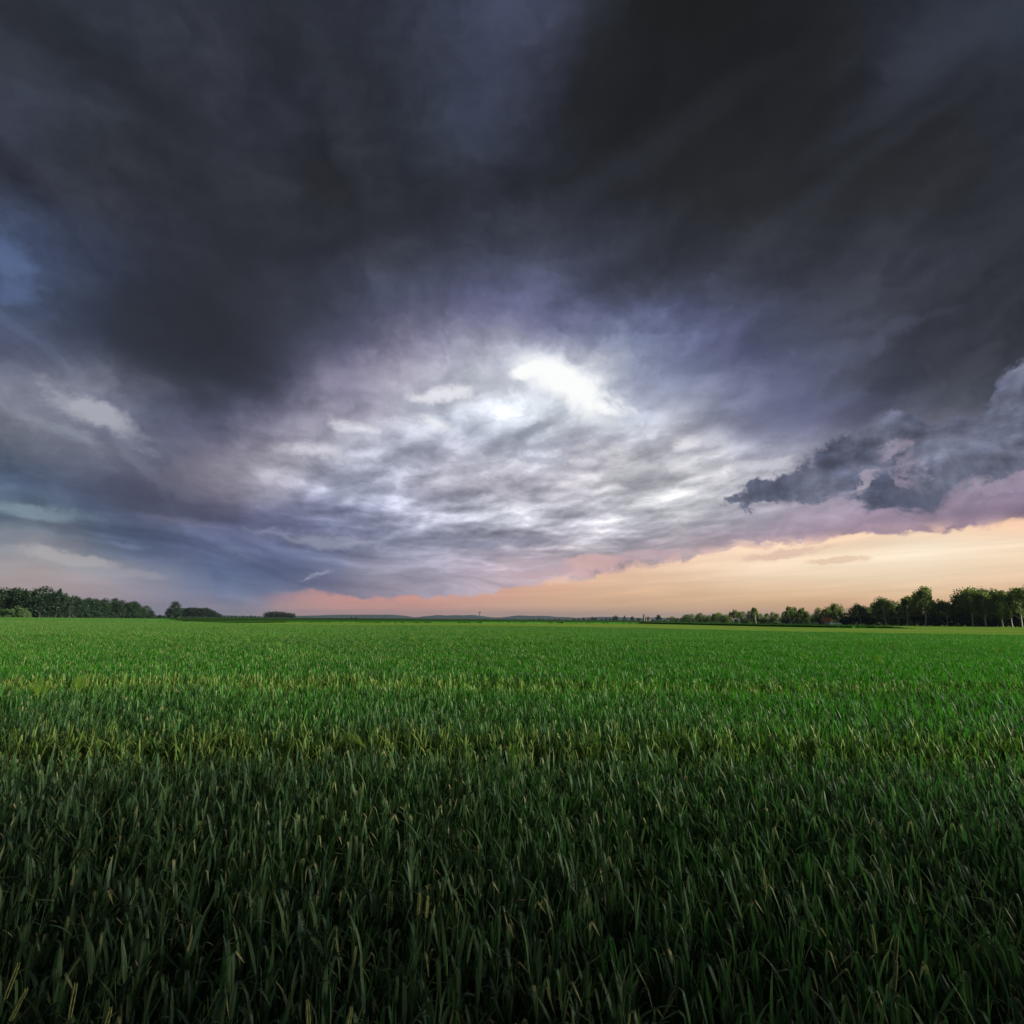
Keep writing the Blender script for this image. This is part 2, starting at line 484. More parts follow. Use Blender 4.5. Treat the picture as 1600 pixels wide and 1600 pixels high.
def leaf_shader(t, col, trans=0.35, gloss=0.03, rough=0.45, tcol=None):
    d = t.nodes.new('ShaderNodeBsdfDiffuse')
    tr = t.nodes.new('ShaderNodeBsdfTranslucent')
    g = t.nodes.new('ShaderNodeBsdfGlossy')
    g.inputs['Roughness'].default_value = rough
    g.inputs['Color'].default_value = (0.8, 0.85, 0.9, 1)
    t.links.new(col.s, d.inputs['Color'])
    t.links.new((tcol or col).s, tr.inputs['Color'])
    a = t.nodes.new('ShaderNodeMixShader')
    a.inputs[0].default_value = trans
    t.links.new(d.outputs[0], a.inputs[1])
    t.links.new(tr.outputs[0], a.inputs[2])
    b = t.nodes.new('ShaderNodeMixShader')
    b.inputs[0].default_value = gloss
    t.links.new(a.outputs[0], b.inputs[1])
    t.links.new(g.outputs[0], b.inputs[2])
    out(t, b.outputs[0])


def attr(t, name):
    n = t.nodes.new('ShaderNodeAttribute')
    n.attribute_name = name
    return S(t, n.outputs['Fac'])


def diffuse(name, c, rough=0.9, nscale=0.0, amt=0.3):
    m, t = material(name)
    p = t.nodes.new('ShaderNodeBsdfPrincipled')
    p.inputs['Roughness'].default_value = rough
    p.inputs['Base Color'].default_value = (*c, 1)
    if nscale:
        co = t.nodes.new('ShaderNodeTexCoord')
        n = noise(t, S(t, co.outputs['Object']), nscale, 5, 0.6)
        k = mixc(t, n.step(0.3, 0.7), tuple(v * (1 - amt) for v in c), tuple(min(1, v * (1 + amt)) for v in c))
        t.links.new(k.s, p.inputs['Base Color'])
    out(t, p.outputs[0])
    return m


def objrand(t):
    return S(t, t.nodes.new('ShaderNodeObjectInfo').outputs['Random'])


# wheat blades: 'tt' runs 0..1 up the blade, 'dry' is the blade's own dryness
M_WHEAT, t = material('wheat_leaf')
tt, dry, hue = attr(t, 'tt'), attr(t, 'dry'), attr(t, 'hue')
geo = t.nodes.new('ShaderNodeNewGeometry')
P = S(t, geo.outputs['Position'])
pn = noise(t, P, 0.35, 3.0, 0.5)
ps = noise(t, P, 0.03, 2.0, 0.5)
k = (hue * 0.85 + pn * 0.7 - 0.30)
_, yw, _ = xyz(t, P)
near_far = (yw + pn * 6.0).step(3.5, 15.0)                # foreground shade put into colour: bluer, duller near; sunlit green farther in
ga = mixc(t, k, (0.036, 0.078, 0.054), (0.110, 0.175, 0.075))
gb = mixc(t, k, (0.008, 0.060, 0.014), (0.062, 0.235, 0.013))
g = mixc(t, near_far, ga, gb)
g = mixc(t, hue.step(1.0, 1.3), g, (0.18, 0.26, 0.05))
g = mixc(t, ps.step(0.4, 0.65) * 0.35, g, (0.045, 0.19, 0.008))
g = mixc(t, (dry + tt * 0.45).step(1.06, 1.26), g, (0.38, 0.35, 0.16))
g = mixc(t, dry.step(0.965, 0.975), g, (0.20, 0.15, 0.07))
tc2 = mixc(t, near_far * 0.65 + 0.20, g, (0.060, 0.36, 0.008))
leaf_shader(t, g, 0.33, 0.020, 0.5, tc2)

M_STEM = diffuse('wheat_stem', (0.055, 0.11, 0.035))
M_EARW = diffuse('ear_husk', (0.24, 0.27, 0.09), 0.8, 90, 0.35)
M_BARLEY, t = material('awn')
leaf_shader(t, mixc(t, 0.0, (0.17, 0.30, 0.035), (0, 0, 0)), 0.4, 0.03)


def mesh_obj(name, verts, faces, mat, parent=None, attrs=None, smooth=False, link=True):
    me = bpy.data.meshes.new(name)
    me.from_pydata([tuple(v) for v in verts], [], faces)
    if mat is not None:
        me.materials.append(mat)
    for k, v in (attrs or {}).items():
        a = me.attributes.new(k, 'FLOAT', 'POINT')
        a.data.foreach_set('value', np.asarray(v, dtype=np.float32))
    if smooth:
        me.polygons.foreach_set('use_smooth', [True] * len(me.polygons))
    me.update()
    o = bpy.data.objects.new(name, me)
    if link:
        scene.collection.objects.link(o)
    if parent is not None:
        o.parent = parent
    return o


def tag(o, label=None, cat=None, group=None, kind=None):
    for k, v in (('label', label), ('category', cat), ('group', group), ('kind', kind)):
        if v:
            o[k] = v
    return o


def empty(name, loc=(0, 0, 0), rz=0.0):
    o = bpy.data.objects.new(name, None)
    o.empty_display_size = 0.2
    scene.collection.objects.link(o)
    o.location = loc
    o.rotation_euler = (0, 0, rz)
    return o


# ------------------------------------------------------------------ ground, soil, meadow, hills
def sheet(name, pts, z, mat, kind='structure'):
    o = mesh_obj(name, [(x, y, z) for x, y in pts], [list(range(len(pts)))], mat)
    o['kind'] = kind
    return o


M_GROUND, t = material('ground_grass')
co = t.nodes.new('ShaderNodeNewGeometry')
Pg = S(t, co.outputs['Position'])
n1 = noise(t, Pg, 0.0016, 4, 0.6)
n2 = noise(t, Pg, 0.05, 6, 0.65)
c = mixc(t, n1.step(0.42, 0.58), (0.020, 0.060, 0.012), (0.055, 0.10, 0.022))
c = mixc(t, n2.step(0.3, 0.7), c, (0.035, 0.085, 0.015))
dd = t.nodes.new('ShaderNodeBsdfDiffuse')
t.links.new(c.s, dd.inputs[0])
out(t, dd.outputs[0])
sheet('ground', [(-13500, -200), (13500, -200), (13500, 13500), (-13500, 13500)], 0.0, M_GROUND)

M_SOIL, t = material('field_soil')
co = t.nodes.new('ShaderNodeNewGeometry')
Pg = S(t, co.outputs['Position'])
n1 = noise(t, Pg, 9.0, 6, 0.65)
c = mixc(t, n1.step(0.3, 0.7), (0.020, 0.016, 0.010), (0.045, 0.036, 0.022))
dd = t.nodes.new('ShaderNodeBsdfDiffuse')
t.links.new(c.s, dd.inputs[0])
out(t, dd.outputs[0])

EDGE_PTS = [(-420, 300), (-175, 265), (-85, 133), (-41, 96), (-6, 100), (22, 88), (28, 73), (40, 63), (55, 55), (85, 36), (130, 4)]


def edge_y(x):
    return np.interp(x, [p[0] for p in EDGE_PTS], [p[1] for p in EDGE_PTS])


sheet('soil', [(-420, -60)] + [(130, -60)] + EDGE_PTS[::-1], 0.004, M_SOIL)

M_MEADOW, t = material('mown_meadow')
co = t.nodes.new('ShaderNodeNewGeometry')
Pg = S(t, co.outputs['Position'])
x_, y_, z_ = xyz(t, Pg)
n1 = noise(t, vec(t, x_ * 0.25, y_ * 0.25), 1.0, 6, 0.6)
n2 = noise(t, vec(t, x_ * 0.008, y_ * 0.045), 1.0, 3, 0.6)
c = mixc(t, n1.step(0.3, 0.7), (0.12, 0.27, 0.03), (0.19, 0.34, 0.05))
c = mixc(t, n2.step(0.45, 0.6) * 0.6, c, (0.27, 0.34, 0.075))
dd = t.nodes.new('ShaderNodeBsdfDiffuse')
t.links.new(c.s, dd.inputs[0])
out(t, dd.outputs[0])
mp = [(p[0], p[1] - 3) for p in EDGE_PTS[2:]] + [(420, 30), (420, 300), (120, 330), (40, 330), (-40, 300), (-85, 210)]
sheet('meadow', mp, 0.008, M_MEADOW)

# short tufts in the meadow so that its surface is not a flat card
M_TUFT, t = material('meadow_tuft')
hu = attr(t, 'hue')
leaf_shader(t, mixc(t, hu, (0.12, 0.21, 0.026), (0.25, 0.29, 0.07)), 0.3, 0.02)

# field of grain beyond the meadow strip: a standing crop with an upright edge
M_GRAIN, t = material('far_grain')
co = t.nodes.new('ShaderNodeNewGeometry')
Pg = S(t, co.outputs['Position'])
n1 = noise(t, Pg, 1.2, 6, 0.7)
c = mixc(t, n1.step(0.3, 0.7), (0.030, 0.125, 0.016), (0.065, 0.205, 0.022))
leaf_shader(t, c, 0.2, 0.0)


def far_field():
    front = []
    for px, d in [(300, 190), (450, 182), (600, 198), (750, 216), (850, 238), (1000, 258), (1100, 205), (1200, 168), (1300, 152), (1430, 146)]:
        g_ = ground_at(px, d * 1.1)
        front.append((g_.x, g_.y))
    xs = np.array([p[0] for p in front])
    ys = np.array([p[1] for p in front])
    V, Fc = [], []
    nx, ny = 260, 26
    X = np.linspace(xs[0], xs[-1], nx)
    for j in range(ny + 1):
        for i in range(nx):
            y0 = np.interp(X[i], xs, ys)
            if j == 0:
                V.append((X[i], y0 + rng.normal() * 0.5, 0.0))
            else:
                f = ((j - 1) / (ny - 1)) ** 1.6
                yy = y0 + f * (350 - y0)
                V.append((X[i] + rng.normal() * 0.15, yy + rng.normal() * 0.1, float(np.interp(X[i], [xs[0], xs[2], xs[5], xs[-1] - 6, xs[-1]], [0.05, 0.32, 0.62, 0.6, 0.02])) + rng.normal() * 0.04))
    for j in range(ny):
        for i in range(nx - 1):
            a = j * nx + i
            Fc.append((a, a + 1, a + nx + 1, a + nx))
    for i in range(ny):                              # closed right side
        a = i * nx + nx - 1
    o = mesh_obj('grain_field', V, Fc, M_GRAIN)
    tag(o, kind='stuff', label='smooth green field of grain standing beyond the mown strip')


far_field()

M_HILL, t = material('hill_wood')
co = t.nodes.new('ShaderNodeNewGeometry')
n1 = noise(t, S(t, co.outputs['Position']), 0.006, 5, 0.6)
c = mixc(t, n1.step(0.35, 0.65), (0.020, 0.045, 0.018), (0.045, 0.075, 0.03))
dd = t.nodes.new('ShaderNodeBsdfDiffuse')
t.links.new(c.s, dd.inputs[0])
out(t, dd.outputs[0])
HP = [(-300, 0), (300, 0), (335, 3.0), (370, 2.2), (420, 1.2), (470, 1.5), (500, 2.6), (535, 4.2), (560, 4.8), (592, 5.4), (625, 4.6), (648, 2.2), (660, 2.4), (690, 5.0), (720, 5.3),
      (750, 5.5), (765, 4.0), (778, 2.2), (790, 2.4), (815, 5.2), (850, 5.4), (872, 3.6), (890, 2.6), (925, 4.6), (960, 4.0), (1000, 3.4), (1050, 4.0), (1110, 3.0), (1180, 2.4), (1300, 1.5), (1500, 0), (2200, 0)]


def hills():
    V, Fc = [], []
    nx, ny = 420, 15
    D0 = 9000.0
    for j in range(ny):
        f = j / (ny - 1)
        for i in range(nx):
            px = 100 + 1400 * i / (nx - 1)
            h = np.interp(px, [p[0] for p in HP], [p[1] for p in HP]) + 0.25 * math.sin(px * 0.21) + 0.2 * math.sin(px * 0.093 + 1)
            b = math.sin(math.pi * f) ** 0.8
            y = D0 - 1500 + 3000 * f
            V.append(((px - 800) / F * D0 * 1.0 + 120 * math.sin(f * 5 + px * 0.02), y, max(h, 0) * D0 / F * b * 1.0 - 2))
    for j in range(ny - 1):
        for i in range(nx - 1):
            a = j * nx + i
            Fc.append((a, a + 1, a + nx + 1, a + nx))
    o = mesh_obj('hills', V, Fc, M_HILL, smooth=True)
    o['kind'] = 'structure'


hills()
# ------------------------------------------------------------------ wheat
class Buf:
    def __init__(self):
        self.v, self.f, self.tt, self.dry, self.hue, self.mi = [], [], [], [], [], []

    def blade(self, p, az, lean, length, width, bend, kink=None, seg=8, fold=True, dry=0.0, hue=0.5, pw=1.6, kink_to=2.4, twist=0.0):
        ca, sa = math.cos(az), math.sin(az)
        x, y, z = p
        base = len(self.v)
        n = 3 if fold else 2
        for i in range(seg + 1):
            u = i / seg
            th = lean + bend * u ** pw
            if kink is not None and u > kink:
                th = min(kink_to, th + (kink_to - lean) * min(1, (u - kink) / 0.12))
            w = width * 0.5 * min(1.0, 0.55 + 2.2 * u) * max(0.0, 1 - u ** 3.4)
            if i == seg:
                w = 0.0004
            tw = twist * u
            # side vector (horizontal, turned by twist) and blade normal
            s = (-math.sin(az + tw), math.cos(az + tw))
            if fold:
                self.v += [(x - s[0] * w, y - s[1] * w, z), (x - ca * w * 0.35, y - sa * w * 0.35, z - w * 0.25), (x + s[0] * w, y + s[1] * w, z)]
            else:
                self.v += [(x - s[0] * w, y - s[1] * w, z), (x + s[0] * w, y + s[1] * w, z)]
            self.tt += [u] * n
            if i < seg:
                dl = length / seg
                x += math.sin(th) * ca * dl
                y += math.sin(th) * sa * dl
                z += math.cos(th) * dl
        for i in range(seg):
            a = base + i * n
            for k in range(n - 1):
                self.f.append((a + k, a + k + 1, a + n + k + 1, a + n + k))
                self.mi.append(0)
        m = (seg + 1) * n
        self.dry += [dry] * m
        self.hue += [hue] * m

    def tube(self, pts, rad, mi=1, sides=4):
        base = len(self.v)
        for i, p in enumerate(pts):
            r = rad[i] if isinstance(rad, (list, tuple)) else rad
            for k in range(sides):
                a = 2 * math.pi * k / sides
                self.v.append((p[0] + r * math.cos(a), p[1] + r * math.sin(a), p[2]))
            self.tt += [0.0] * sides
            self.dry += [0.0] * sides
            self.hue += [0.5] * sides
        for i in range(len(pts) - 1):
            for k in range(sides):
                a = base + i * sides
                b = (k + 1) % sides
                self.f.append((a + k, a + b, a + sides + b, a + sides + k))
                self.mi.append(mi)

    def build(self, name, mats, parent=None, link=False):
        o = mesh_obj(name, self.v, self.f, None, parent, {'tt': self.tt, 'dry': self.dry, 'hue': self.hue}, smooth=True, link=link)
        for m in mats:
            o.data.materials.append(m)
        o.data.polygons.foreach_set('material_index', self.mi)
        o.data.update()
        return o


U = random.uniform


def rdry():
    r = random.random()
    return r * 0.93 if r < 0.97 else U(0.93, 0.972)


def tiller(b, x, y, h, short=False, seg=8):
    az0 = U(0, 6.283)
    l0 = U(0.0, 0.10)
    pts = []
    for i in range(4):
        f = i / 3
        q = l0 * f * f * h
        pts.append((x + math.cos(az0) * q, y + math.sin(az0) * q, h * f))
    b.tube(pts, [0.0022, 0.0020, 0.0017, 0.0013], 1, 3)

    def at(f):
        q = l0 * f * f * h
        return (x + math.cos(az0) * q, y + math.sin(az0) * q, h * f)
    az = U(0, 6.283)
    # flag leaf: stiff and upright, or hooked over
    ty = random.random()
    hue = random.random()
    if ty < 0.26:
        b.blade(at(0.86), az, U(0.04, 0.35), U(0.11, 0.20), U(0.013, 0.019), U(0.05, 0.5), None, seg, dry=rdry(), hue=hue, twist=U(-1.2, 1.2))
    elif ty < 0.82:
        b.blade(at(0.84), az, U(0.05, 0.40), U(0.15, 0.25), U(0.012, 0.018), U(0.1, 0.6), U(0.38, 0.68), seg + 3, dry=U(0.45, 0.94), hue=hue, kink_to=U(1.8, 2.9), twist=U(-0.6, 0.6))
    else:
        b.blade(at(0.85), az, U(0.3, 0.8), U(0.14, 0.25), U(0.012, 0.018), U(0.6, 1.6), None, seg, dry=rdry(), hue=hue, twist=U(-0.8, 0.8))
    # second leaf
    b.blade(at(U(0.62, 0.72)), az + math.pi + U(-.5, .5), U(0.08, 0.45), U(0.15, 0.25), U(0.011, 0.017), U(0.2, 1.5), U(0.35, 0.8) if random.random() < 0.6 else None, seg + 1,
            dry=rdry(), hue=random.random(), kink_to=U(1.7, 2.8), twist=U(-1, 1))
    # low leaves, often withered
    b.blade(at(U(0.36, 0.5)), az + U(-.6, .6), U(0.2, 0.7), U(0.18, 0.26), U(0.008, 0.013), U(0.8, 2.0), None, seg - 2, dry=random.choice([rdry(), U(0.6, 1.0)]), hue=random.random())
    if random.random() < 0.4:
        b.blade(at(U(0.15, 0.28)), az + U(2, 4), U(0.3, 0.9), U(0.14, 0.2), U(0.006, 0.010), U(0.8, 2.0), None, seg - 3, dry=U(0.5, 1.0), hue=random.random())


protos = bpy.data.collections.new('wheat_sources')       # not linked: only the field uses it
variants = []


def add_variant(o):
    o.name = 'wheat_tuft_%03d' % len(variants)
    protos.objects.link(o)
    variants.append(o)
    return len(variants) - 1


VA = []
for i in range(26):
    b = Buf()
    for k in range(4):
        a, r = U(0, 6.283), U(0.0, 0.06)
        tiller(b, r * math.cos(a), r * math.sin(a), U(0.52, 0.72))
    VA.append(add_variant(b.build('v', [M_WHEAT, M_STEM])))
VE = []
rd_ = rdry
for i in range(8):
    b = Buf()

    def rdry():
        return U(0.3, 0.84)
    for k in range(5):
        a, r = U(0, 6.283), U(0.0, 0.06)
        tiller(b, r * math.cos(a), r * math.sin(a), U(0.56, 0.72))
    b.hue = [h + 0.85 for h in b.hue]
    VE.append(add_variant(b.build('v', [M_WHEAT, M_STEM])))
rdry = rd_
VB = []
for i in range(8):
    b = Buf()
    for k in range(125):
        x, y, h = U(-.28, .28), U(-.28, .28), U(0.54, 0.70)
        az = U(0, 6.283)
        kk = random.random() < 0.6
        b.blade((x, y, h * 0.84), az, U(0.04, 0.45), U(0.12, 0.22), U(0.011, 0.017), U(0.1, 0.8), U(.5, .75) if kk else None, 5, False, rdry(), random.random(), kink_to=U(1.9, 2.8), twist=U(-1, 1))
        b.blade((x, y, h * 0.62), az + 3, U(0.1, 0.5), U(0.15, 0.25), U(0.010, 0.016), U(0.3, 1.5), None, 4, False, rdry(), random.random(), twist=U(-1, 1))
        b.blade((x, y, 0.02), az, 0.03, h * 0.9, 0.005, 0.0, None, 1, False, 0.2, 0.2)
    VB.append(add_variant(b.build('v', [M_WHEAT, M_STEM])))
VC = []
for i in range(6):
    b = Buf()
    for k in range(1500):
        x, y = U(-1.1, 1.1), U(-1.1, 1.1)
        b.blade((x, y, U(0.36, 0.56)), U(0, 6.283), U(0.05, 0.45), U(0.18, 0.28), U(0.014, 0.024), U(0.2, 1.0), None, 3, False, rdry(), random.random(), twist=U(-1, 1))
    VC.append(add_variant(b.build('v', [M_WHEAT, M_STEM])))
VD = []
for i in range(4):
    b = Buf()
    for k in range(1900):
        x, y = U(-3.2, 3.2), U(-3.2, 3.2)
        b.blade((x, y, U(0.25, 0.50)), U(0, 6.283), U(0.05, 0.4), U(0.28, 0.42), U(0.05, 0.09), U(0.2, 1.0), None, 2, False, rdry() * 0.9, random.random(), twist=U(-1, 1))
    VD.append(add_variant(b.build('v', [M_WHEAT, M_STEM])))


def tram1(x):
    return 5.62 + 0.012 * x + 0.02 * math.sin(x * 0.7)


def tram2(x):
    return 10.7 + 0.02 * x + 0.03 * math.sin(x * 0.5 + 1)


pts, rots, scls, ids = [], [], [], []


def put(x, y, rz, s, sz, i, tilt=0.0):
    pts.append((x, y, 0.0))
    rots.append((U(-tilt, tilt), U(-tilt, tilt), rz))
    scls.append((s, s, sz))
    ids.append(i)


def swell(x, y):
    return 1.0 + 0.05 * math.sin(x * 0.9 + 1.3 * math.sin(y * 0.7)) * math.sin(y * 1.1 + 0.5 * x) + 0.03 * math.sin(x * 0.31 + y * 0.23)


YA = 13.0
y = -0.8
row = 0
while y < YA:
    W = max(0.0, y) * 1.12 + 1.9
    x = -W
    while x < W:
        xx, yy = x + U(-.035, .035), y + U(-.035, .035)
        x += 0.104
        c1, c2 = abs(yy - tram1(xx)), abs(yy - tram2(xx))
        if c1 < 0.33 + U(-.03, .03) or c2 < 0.30 + U(-.03, .03):
            if random.random() > 0.05:
                continue
            put(xx, yy, U(0, 6.283), 0.9, U(0.35, 0.6), random.choice(VA), 0.4)
            continue
        near = max(0.0, 1 - (min(c1, c2) - 0.33) / (0.6 if (yy > tram1(xx) and c1 < 1) or c2 < 1 else 0.1))
        put(xx, yy, U(0, 6.283), U(0.9, 1.1), swell(xx, yy) * U(0.93, 1.07), random.choice(VE if random.random() < near * 1.4 else VA), 0.10 + 0.08 * near)
    y += 0.125
    row += 1
y = YA
while y < 34:
    W = y * 1.12 + 2
    x = -W
    while x < W:
        if y < edge_y(x) - 0.3:
            put(x + U(-.05, .05), y + U(-.05, .05), random.choice([0, 1, 2, 3]) * math.pi / 2 + U(-.2, .2), 1.0, swell(x, y) * U(0.95, 1.05), random.choice(VB))
        x += 0.5
    y += 0.5
y = 34.7
while y < 118:
    W = y * 1.12 + 3
    x = -W
    while x < W:
        if y < edge_y(x) - 1.2:
            put(x + U(-.1, .1), y + U(-.1, .1), random.choice([0, 1, 2, 3]) * math.pi / 2 + U(-.2, .2), 1.0, U(0.95, 1.05), random.choice(VC))
        x += 2.0
    y += 2.0
y = 120.5
while y < 300:
    W = y * 1.12 + 6
    x = -W
    while x < W:
        if y < edge_y(x) - 3.2:
            put(x + U(-.4, .4), y + U(-.4, .4), random.choice([0, 1, 2, 3]) * math.pi / 2 + U(-.2, .2), 1.0, U(0.95, 1.05), random.choice(VD))
        x += 6.0
    y += 6.0

me = bpy.data.meshes.new('wheat_crop')
me.from_pydata(pts, [], [])
a = me.attributes.new('rot', 'FLOAT_VECTOR', 'POINT')
a.data.foreach_set('vector', np.array(rots, dtype=np.float32).ravel())
a = me.attributes.new('scl', 'FLOAT_VECTOR', 'POINT')
a.data.foreach_set('vector', np.array(scls, dtype=np.float32).ravel())
a = me.attributes.new('vid', 'INT', 'POINT')
a.data.foreach_set('value', np.array(ids, dtype=np.int32))
wheat = bpy.data.objects.new('wheat_crop', me)
scene.collection.objects.link(wheat)
tag(wheat, kind='stuff', label='dense green wheat filling the whole foreground')
ng = bpy.data.node_groups.new('sow', 'GeometryNodeTree')
ng.interface.new_socket('Geometry', in_out='INPUT', socket_type='NodeSocketGeometry')
ng.interface.new_socket('Geometry', in_out='OUTPUT', socket_type='NodeSocketGeometry')
gi, go = ng.nodes.new('NodeGroupInput'), ng.nodes.new('NodeGroupOutput')
ci = ng.nodes.new('GeometryNodeCollectionInfo')
ci.inputs['Collection'].default_value = protos
ci.inputs['Separate Children'].default_value = True
ci.inputs['Reset Children'].default_value = True
ip = ng.nodes.new('GeometryNodeInstanceOnPoints')
ip.inputs['Pick Instance'].default_value = True
ng.links.new(gi.outputs[0], ip.inputs['Points'])
ng.links.new(ci.outputs[0], ip.inputs['Instance'])
for nm, ty, so in (('rot', 'FLOAT_VECTOR', 'Rotation'), ('scl', 'FLOAT_VECTOR', 'Scale'), ('vid', 'INT', 'Instance Index')):
    n = ng.nodes.new('GeometryNodeInputNamedAttribute')
    n.data_type = ty
    n.inputs[0].default_value = nm
    ng.links.new([o for o in n.outputs if o.enabled][0], ip.inputs[so])
ng.links.new(ip.outputs[0], go.inputs[0])
wheat.modifiers.new('sow', 'NODES').node_group = ng
print('instances', len(pts))
# ------------------------------------------------------------------ trees
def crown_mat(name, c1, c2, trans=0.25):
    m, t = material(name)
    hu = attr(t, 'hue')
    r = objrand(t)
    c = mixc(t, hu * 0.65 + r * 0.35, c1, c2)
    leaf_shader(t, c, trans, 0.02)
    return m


M_CROWN = crown_mat('broadleaf_crown', (0.065, 0.140, 0.026), (0.16, 0.25, 0.05))
M_BIRCHC = crown_mat('birch_crown', (0.10, 0.17, 0.030), (0.24, 0.30, 0.06), 0.35)
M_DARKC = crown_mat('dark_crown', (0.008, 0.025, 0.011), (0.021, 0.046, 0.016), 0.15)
M_BUSHC = crown_mat('bush_crown', (0.035, 0.085, 0.025), (0.085, 0.14, 0.045))
M_BARK = diffuse('bark', (0.10, 0.085, 0.065), 0.9, 3.0, 0.4)
M_BIRCHB, t = material('birch_bark')
co = t.nodes.new('ShaderNodeTexCoord')
x_, y_, z_ = xyz(t, S(t, co.outputs['Object']))
n1 = noise(t, vec(t, x_ * 1.5, y_ * 1.5, z_ * 3.0), 1.6, 5, 0.6)
c = mixc(t, n1.step(0.55, 0.66), (0.62, 0.60, 0.54), (0.06, 0.05, 0.045))
dd = t.nodes.new('ShaderNodeBsdfDiffuse')
t.links.new(c.s, dd.inputs[0])
out(t, dd.outputs[0])


def limb(b, p0, d, L, r0, r1, n=5, wob=0.12):
    pts = [tuple(p0)]
    p, d = Vector(p0), Vector(d).normalized()
    for i in range(n):
        d = (d + Vector((random.gauss(0, wob), random.gauss(0, wob), random.gauss(0, wob * 0.4)))).normalized()
        p = p + d * (L / n)
        pts.append(tuple(p))
    b.tube(pts, [r0 + (r1 - r0) * i / n for i in range(n + 1)], 0, 6)
    return pts


def leaf_cloud(b, centre, rad, count, size, hue0, droop=0.0):
    for _ in range(count):
        v = Vector((random.gauss(0, 1), random.gauss(0, 1), random.gauss(0, 1)))
        v.normalize()
        rr = random.random() ** 0.45
        p = Vector((centre[0] + v.x * rad[0] * rr, centre[1] + v.y * rad[1] * rr, centre[2] + v.z * rad[2] * rr))
        s = size * U(0.6, 1.3)
        a = Vector((random.gauss(0, 1), random.gauss(0, 1), random.gauss(0, 0.6))).normalized()
        up = Vector((random.gauss(0, .6), random.gauss(0, .6), 1 if droop else random.gauss(0, 1)))
        c = (up - a * up.dot(a)).normalized()
        k = len(b.v)
        a = a * s * (0.5 if droop else 0.6)
        c = c * s * (0.9 if droop else 0.5)
        b.v += [tuple(p - a), tuple(p - c), tuple(p + a), tuple(p + c)]
        b.f.append((k, k + 1, k + 2, k + 3))
        b.mi.append(0)
        b.tt += [0] * 4
        b.dry += [0] * 4
        h = min(1, max(0, hue0 + random.gauss(0, 0.12)))
        b.hue += [h] * 4


def make_tree(kind, H, W, seed):
    """unit: metres. returns trunk buffer, crown buffer"""
    random.seed(seed)
    tb, cb = Buf(), Buf()
    if kind == 'broadleaf':
        clear = H * U(0.10, 0.2)
        limb(tb, (0, 0, -0.2), (U(-.05, .05), U(-.05, .05), 1), H * 0.62, H * 0.026, H * 0.010)
        n = 26
        for i in range(n):
            f = (i + 0.5) / n
            z = clear + (H - clear) * f
            prof = math.sin(math.pi * min(1, 0.12 + f * 0.86)) ** 0.7
            a = i * 2.4 + U(-.4, .4)
            r = W * 0.5 * prof * U(0.35, 0.80)
            cz = Vector((math.cos(a) * r, math.sin(a) * r, z))
            if i % 3 == 0 and f < .8:
                o = Vector((0, 0, clear + (z - clear) * 0.55))
                limb(tb, o, cz - o, (cz - o).length * 0.9, H * 0.009, H * 0.003, 4, 0.1)
            rr = W * U(0.13, 0.22)
            leaf_cloud(cb, cz, (rr, rr, rr * 0.75), 90, H * 0.035, U(0.2, 0.8))
        leaf_cloud(cb, (0, 0, clear + (H - clear) * 0.45), (W * .32, W * .32, (H - clear) * .36), 260, H * 0.05, 0.25)
    elif kind == 'birch':
        lean = U(-.05, .05)
        tp = limb(tb, (0, 0, -0.2), (lean, U(-.04, .04), 1), H * 0.93, H * 0.013, H * 0.003, 9, 0.045)
        n = 24
        for i in range(n):
            f = 0.30 + 0.68 * (i / (n - 1)) ** 0.9
            j = min(len(tp) - 1, int(f * (len(tp) - 1)))
            o = Vector(tp[j])
            a = i * 2.4 + U(-.5, .5)
            L = W * 0.5 * (1.15 - f) / 0.7 * U(0.6, 1.0)
            d = Vector((math.cos(a), math.sin(a), U(0.5, 1.1)))
            e = limb(tb, o, d, L * 1.3, H * 0.004, H * 0.0014, 3, 0.1)
            c = Vector(e[-1])
            rr = W * U(0.08, 0.15)
            leaf_cloud(cb, c, (rr, rr, rr * 1.5), 48, H * 0.026, U(0.2, 0.9), 1.0)
            leaf_cloud(cb, c - Vector((0, 0, H * U(.05, .10))), (rr * .8, rr * .8, rr * 1.8), 40, H * 0.026, U(0.1, 0.6), 1.0)
    elif kind == 'conifer':
        limb(tb, (0, 0, -0.2), (0, 0, 1), H * 0.95, H * 0.018, H * 0.003, 5, 0.02)
        for i in range(20):
            f = i / 19
            z = H * (0.14 + 0.84 * f)
            for q in range(4):
                a = q * 1.57 + i * 0.7 + U(-.3, .3)
                r = W * 0.5 * (1 - f) ** 0.8 * U(0.5, 0.9)
                leaf_cloud(cb, (math.cos(a) * r, math.sin(a) * r, z), (W * .13 * (1.2 - f), W * .13 * (1.2 - f), H * .03), 20, H * 0.03, U(.1, .6))
    elif kind == 'bush':
        for q in range(4):
            limb(tb, (U(-.2, .2), U(-.2, .2), -0.1), (U(-.6, .6), U(-.6, .6), 1), H * 0.6, H * 0.02, H * 0.006, 4, 0.15)
        for i in range(22):
            a = U(0, 6.283)
            r = W * 0.42 * random.random() ** 0.5
            z = H * U(0.10, 0.85) * (1 - 0.45 * (r / (W * .5)) ** 2)
            leaf_cloud(cb, (math.cos(a) * r, math.sin(a) * r, z), (W * .16, W * .16, H * .15), 75, H * 0.07, U(.15, .85))
    return tb, cb


